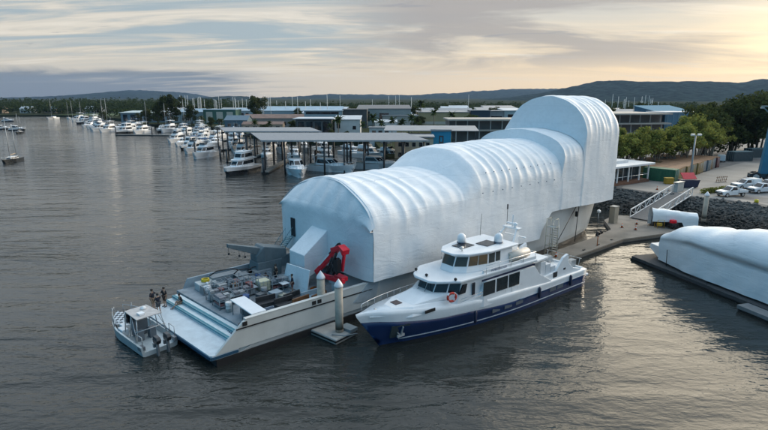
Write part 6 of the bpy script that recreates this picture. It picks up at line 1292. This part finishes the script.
for k in range(70):
    y = q.uniform(390, 500); px = q.choice((q.uniform(178, 300), q.uniform(200, 300), q.uniform(185, 320), q.uniform(300, 470), q.uniform(600, 655))); x = (px-384)/512*y*.985; s_ = q.uniform(.9, 1.3)
    loc = (x, y, .2); rz = R(q.uniform(-110, -70))
    if first: far_sail.location = loc; far_sail.rotation_euler = (0, 0, rz); far_sail.scale = (1.1, 1.1, s_); first = False
    else: dup(far_sail, loc, rz, far_sail['label'], far_sail['group'], (1.1, 1.1, s_))
for i, (p_, x, y, hd, s_, lb) in enumerate([(flyb, -69.5, 196, -97, .95, 'cruiser with blue canvas moored between the first and second river boats'), (spo, -84.5, 224, -97, .95, 'white sports boat between the second and third river boats'), (flyd, -101, 258, -96, .75, 'small dark hulled cruiser just beyond the third river boat'), (fly, -74.5, 232, -90, .9, 'white flybridge cruiser one row in from the river, left of the far shed'), (flyb, -84.5, 246, -92, .9, 'blue topped cruiser one row in from the river by the third boat'), (spo, -97.5, 276, -94, 1.0, 'white sports boat one row in from the river near the cottages'), (fly, -104.5, 300, -94, .95, 'white flybridge cruiser directly in front of the olive bushes'), (flyd, -117.5, 308, -92, .85, 'dark hulled cruiser moored beside the olive bushes'), (fly, -152, 318, -98, .95, 'white flybridge cruiser tucked behind the outer row, right of its middle'), (spo, -163, 328, -98, 1.05, 'white sports boat tucked behind the left end of the outer row'), (fly, -177, 330, -99, 1.0, 'white flybridge cruiser left of the blue topped one on the outer row'), (flyb, -190, 352, -99, 1.0, 'blue topped cruiser up river of the outer row'), (fly, -207, 378, -99, 1.05, 'white flybridge cruiser up river beside the treeline'), (flyd, -228, 404, -99, 1.0, 'dark hulled cruiser far up river beside the treeline'), (fly, -256, 446, -99, 1.1, 'white flybridge cruiser furthest up river of the moored line')]):
    place(p_, (x, y, 0), R(hd), s_, lb, GB)
# extra clutter on the work deck
def drum(s, t, c, lab):
    g_ = gear('steel_drum', lab, 'drum', s, t); m = P('drum_'+c[0], c[1], .5, .1, .2, 4)
    MB().lathe((0, 0, 0), [(.29, 0), (.29, .3), (.305, .31), (.29, .33), (.29, .58), (.305, .6), (.29, .62), (.29, .88)], 16).build('shell', m, g_); MB().cyl((.12, .05), .04, .88, .91, 8).build('bung', alu, g_)
drum(5.9, 6.1, ('blue', (.02, .07, .2)), 'blue steel drum at the aft end of the open deck'); drum(8.0, 6.7, ('grey', (.2, .21, .22)), 'grey steel drum beside the cream tank'); drum(11.8, 7.4, ('rust', (.18, .06, .03)), 'rusty steel drum at the foot of the cover sheet'); drum(4.0, 5.5, ('white', (.6, .6, .58)), 'white steel drum just behind the top step'); drum(9.3, 10.4, ('blue', ()), 'blue steel drum between the far lockers')
def rope(s, t, lab, m, r=.4):
    g_ = gear('rope_coil', lab, 'rope', s, t); MB().tube([((r-.05*(a//18))*math.cos(a*.35), (r-.05*(a//18))*math.sin(a*.35), .05+.03*(a % 5)/5+.05*(a//36)) for a in range(90)], .04, 5).build('coil', m, g_); MB().tube([(r, 0, .05), (r+.5, .2, .04), (r+.9, -.1, .04)], .035, 5).build('loose_end', m, g_)
rope(5.4, 4.9, 'pale rope coil on the open deck behind the shelter', P('pale_rope', (.4, .36, .28), .9)); rope(12.6, 5.2, 'orange rope coil under the companionway cover', P('orange_rope', (.4, .13, .03), .9))
rack(8.9, 9.2, 'rack of dark boxes in the second row behind the cream tank', 2.0, .9, 1.3); rack(5.9, 8.1, 'narrow rack between the aft racks', .9, .9, 1.5); rack(3.95, 7.0, 'low trolley rack at the top of the stern steps', 1.0, 1.6, .9)
for k, (s, t, sz, c, lab) in enumerate(((5.3, 9.9, (.8, .6, .9), (.35, .36, .36), 'pale crate behind the drum winch'), (7.7, 9.2, (.6, .6, .7), (.25, .06, .05), 'faded red crate among the second row of racks'), (11.0, 8.4, (.9, .7, .8), (.2, .24, .26), 'grey crate between the table and the far person'), (9.0, 5.0, (.7, .5, .4), (.4, .38, .3), 'cream crate in the middle of the open deck'), (6.5, 5.6, (1.1, .7, .35), (.08, .1, .12), 'flat dark crate on the open deck'), (12.6, 9.6, (1.2, .8, 1.0), (.12, .15, .17), 'dark grey crate below the ship stairs'))):
    g_ = T('crate', lab, 'crate', SP(s, t, 1.7), SH+.13*k)
    MB().span((-sz[0]/2, -sz[1]/2, .05), (sz[0]/2, sz[1]/2, sz[2]), bev=.03).build('box', P('crate_b%d' % k, c, .6, 0, .25, 3), g_); MB().box((0, 0, .03), (sz[0]*1.05, sz[1]*1.05, .06)).build('skid', wood, g_); MB().box((0, 0, sz[2]+.03), (sz[0]*1.03, sz[1]*1.03, .05)).build('lid', P('crate_b%d' % k, ()), g_)

for i in range(46):
    y = q.uniform(262, 500); px = q.uniform(205, 500) if i % 4 else q.uniform(600, 665); x = (px-384)/512*y*.985; h = q.uniform(6.5, 10.5)*(.8 if y < 330 else 1.1)
    dup(bigs[i % 3], (x, y, 2), i*1.7, 'green tree among the low roofs of the distant town', 'trees among the roofs of the distant town', (h/13*1.1, h/13*1.1, h/13))
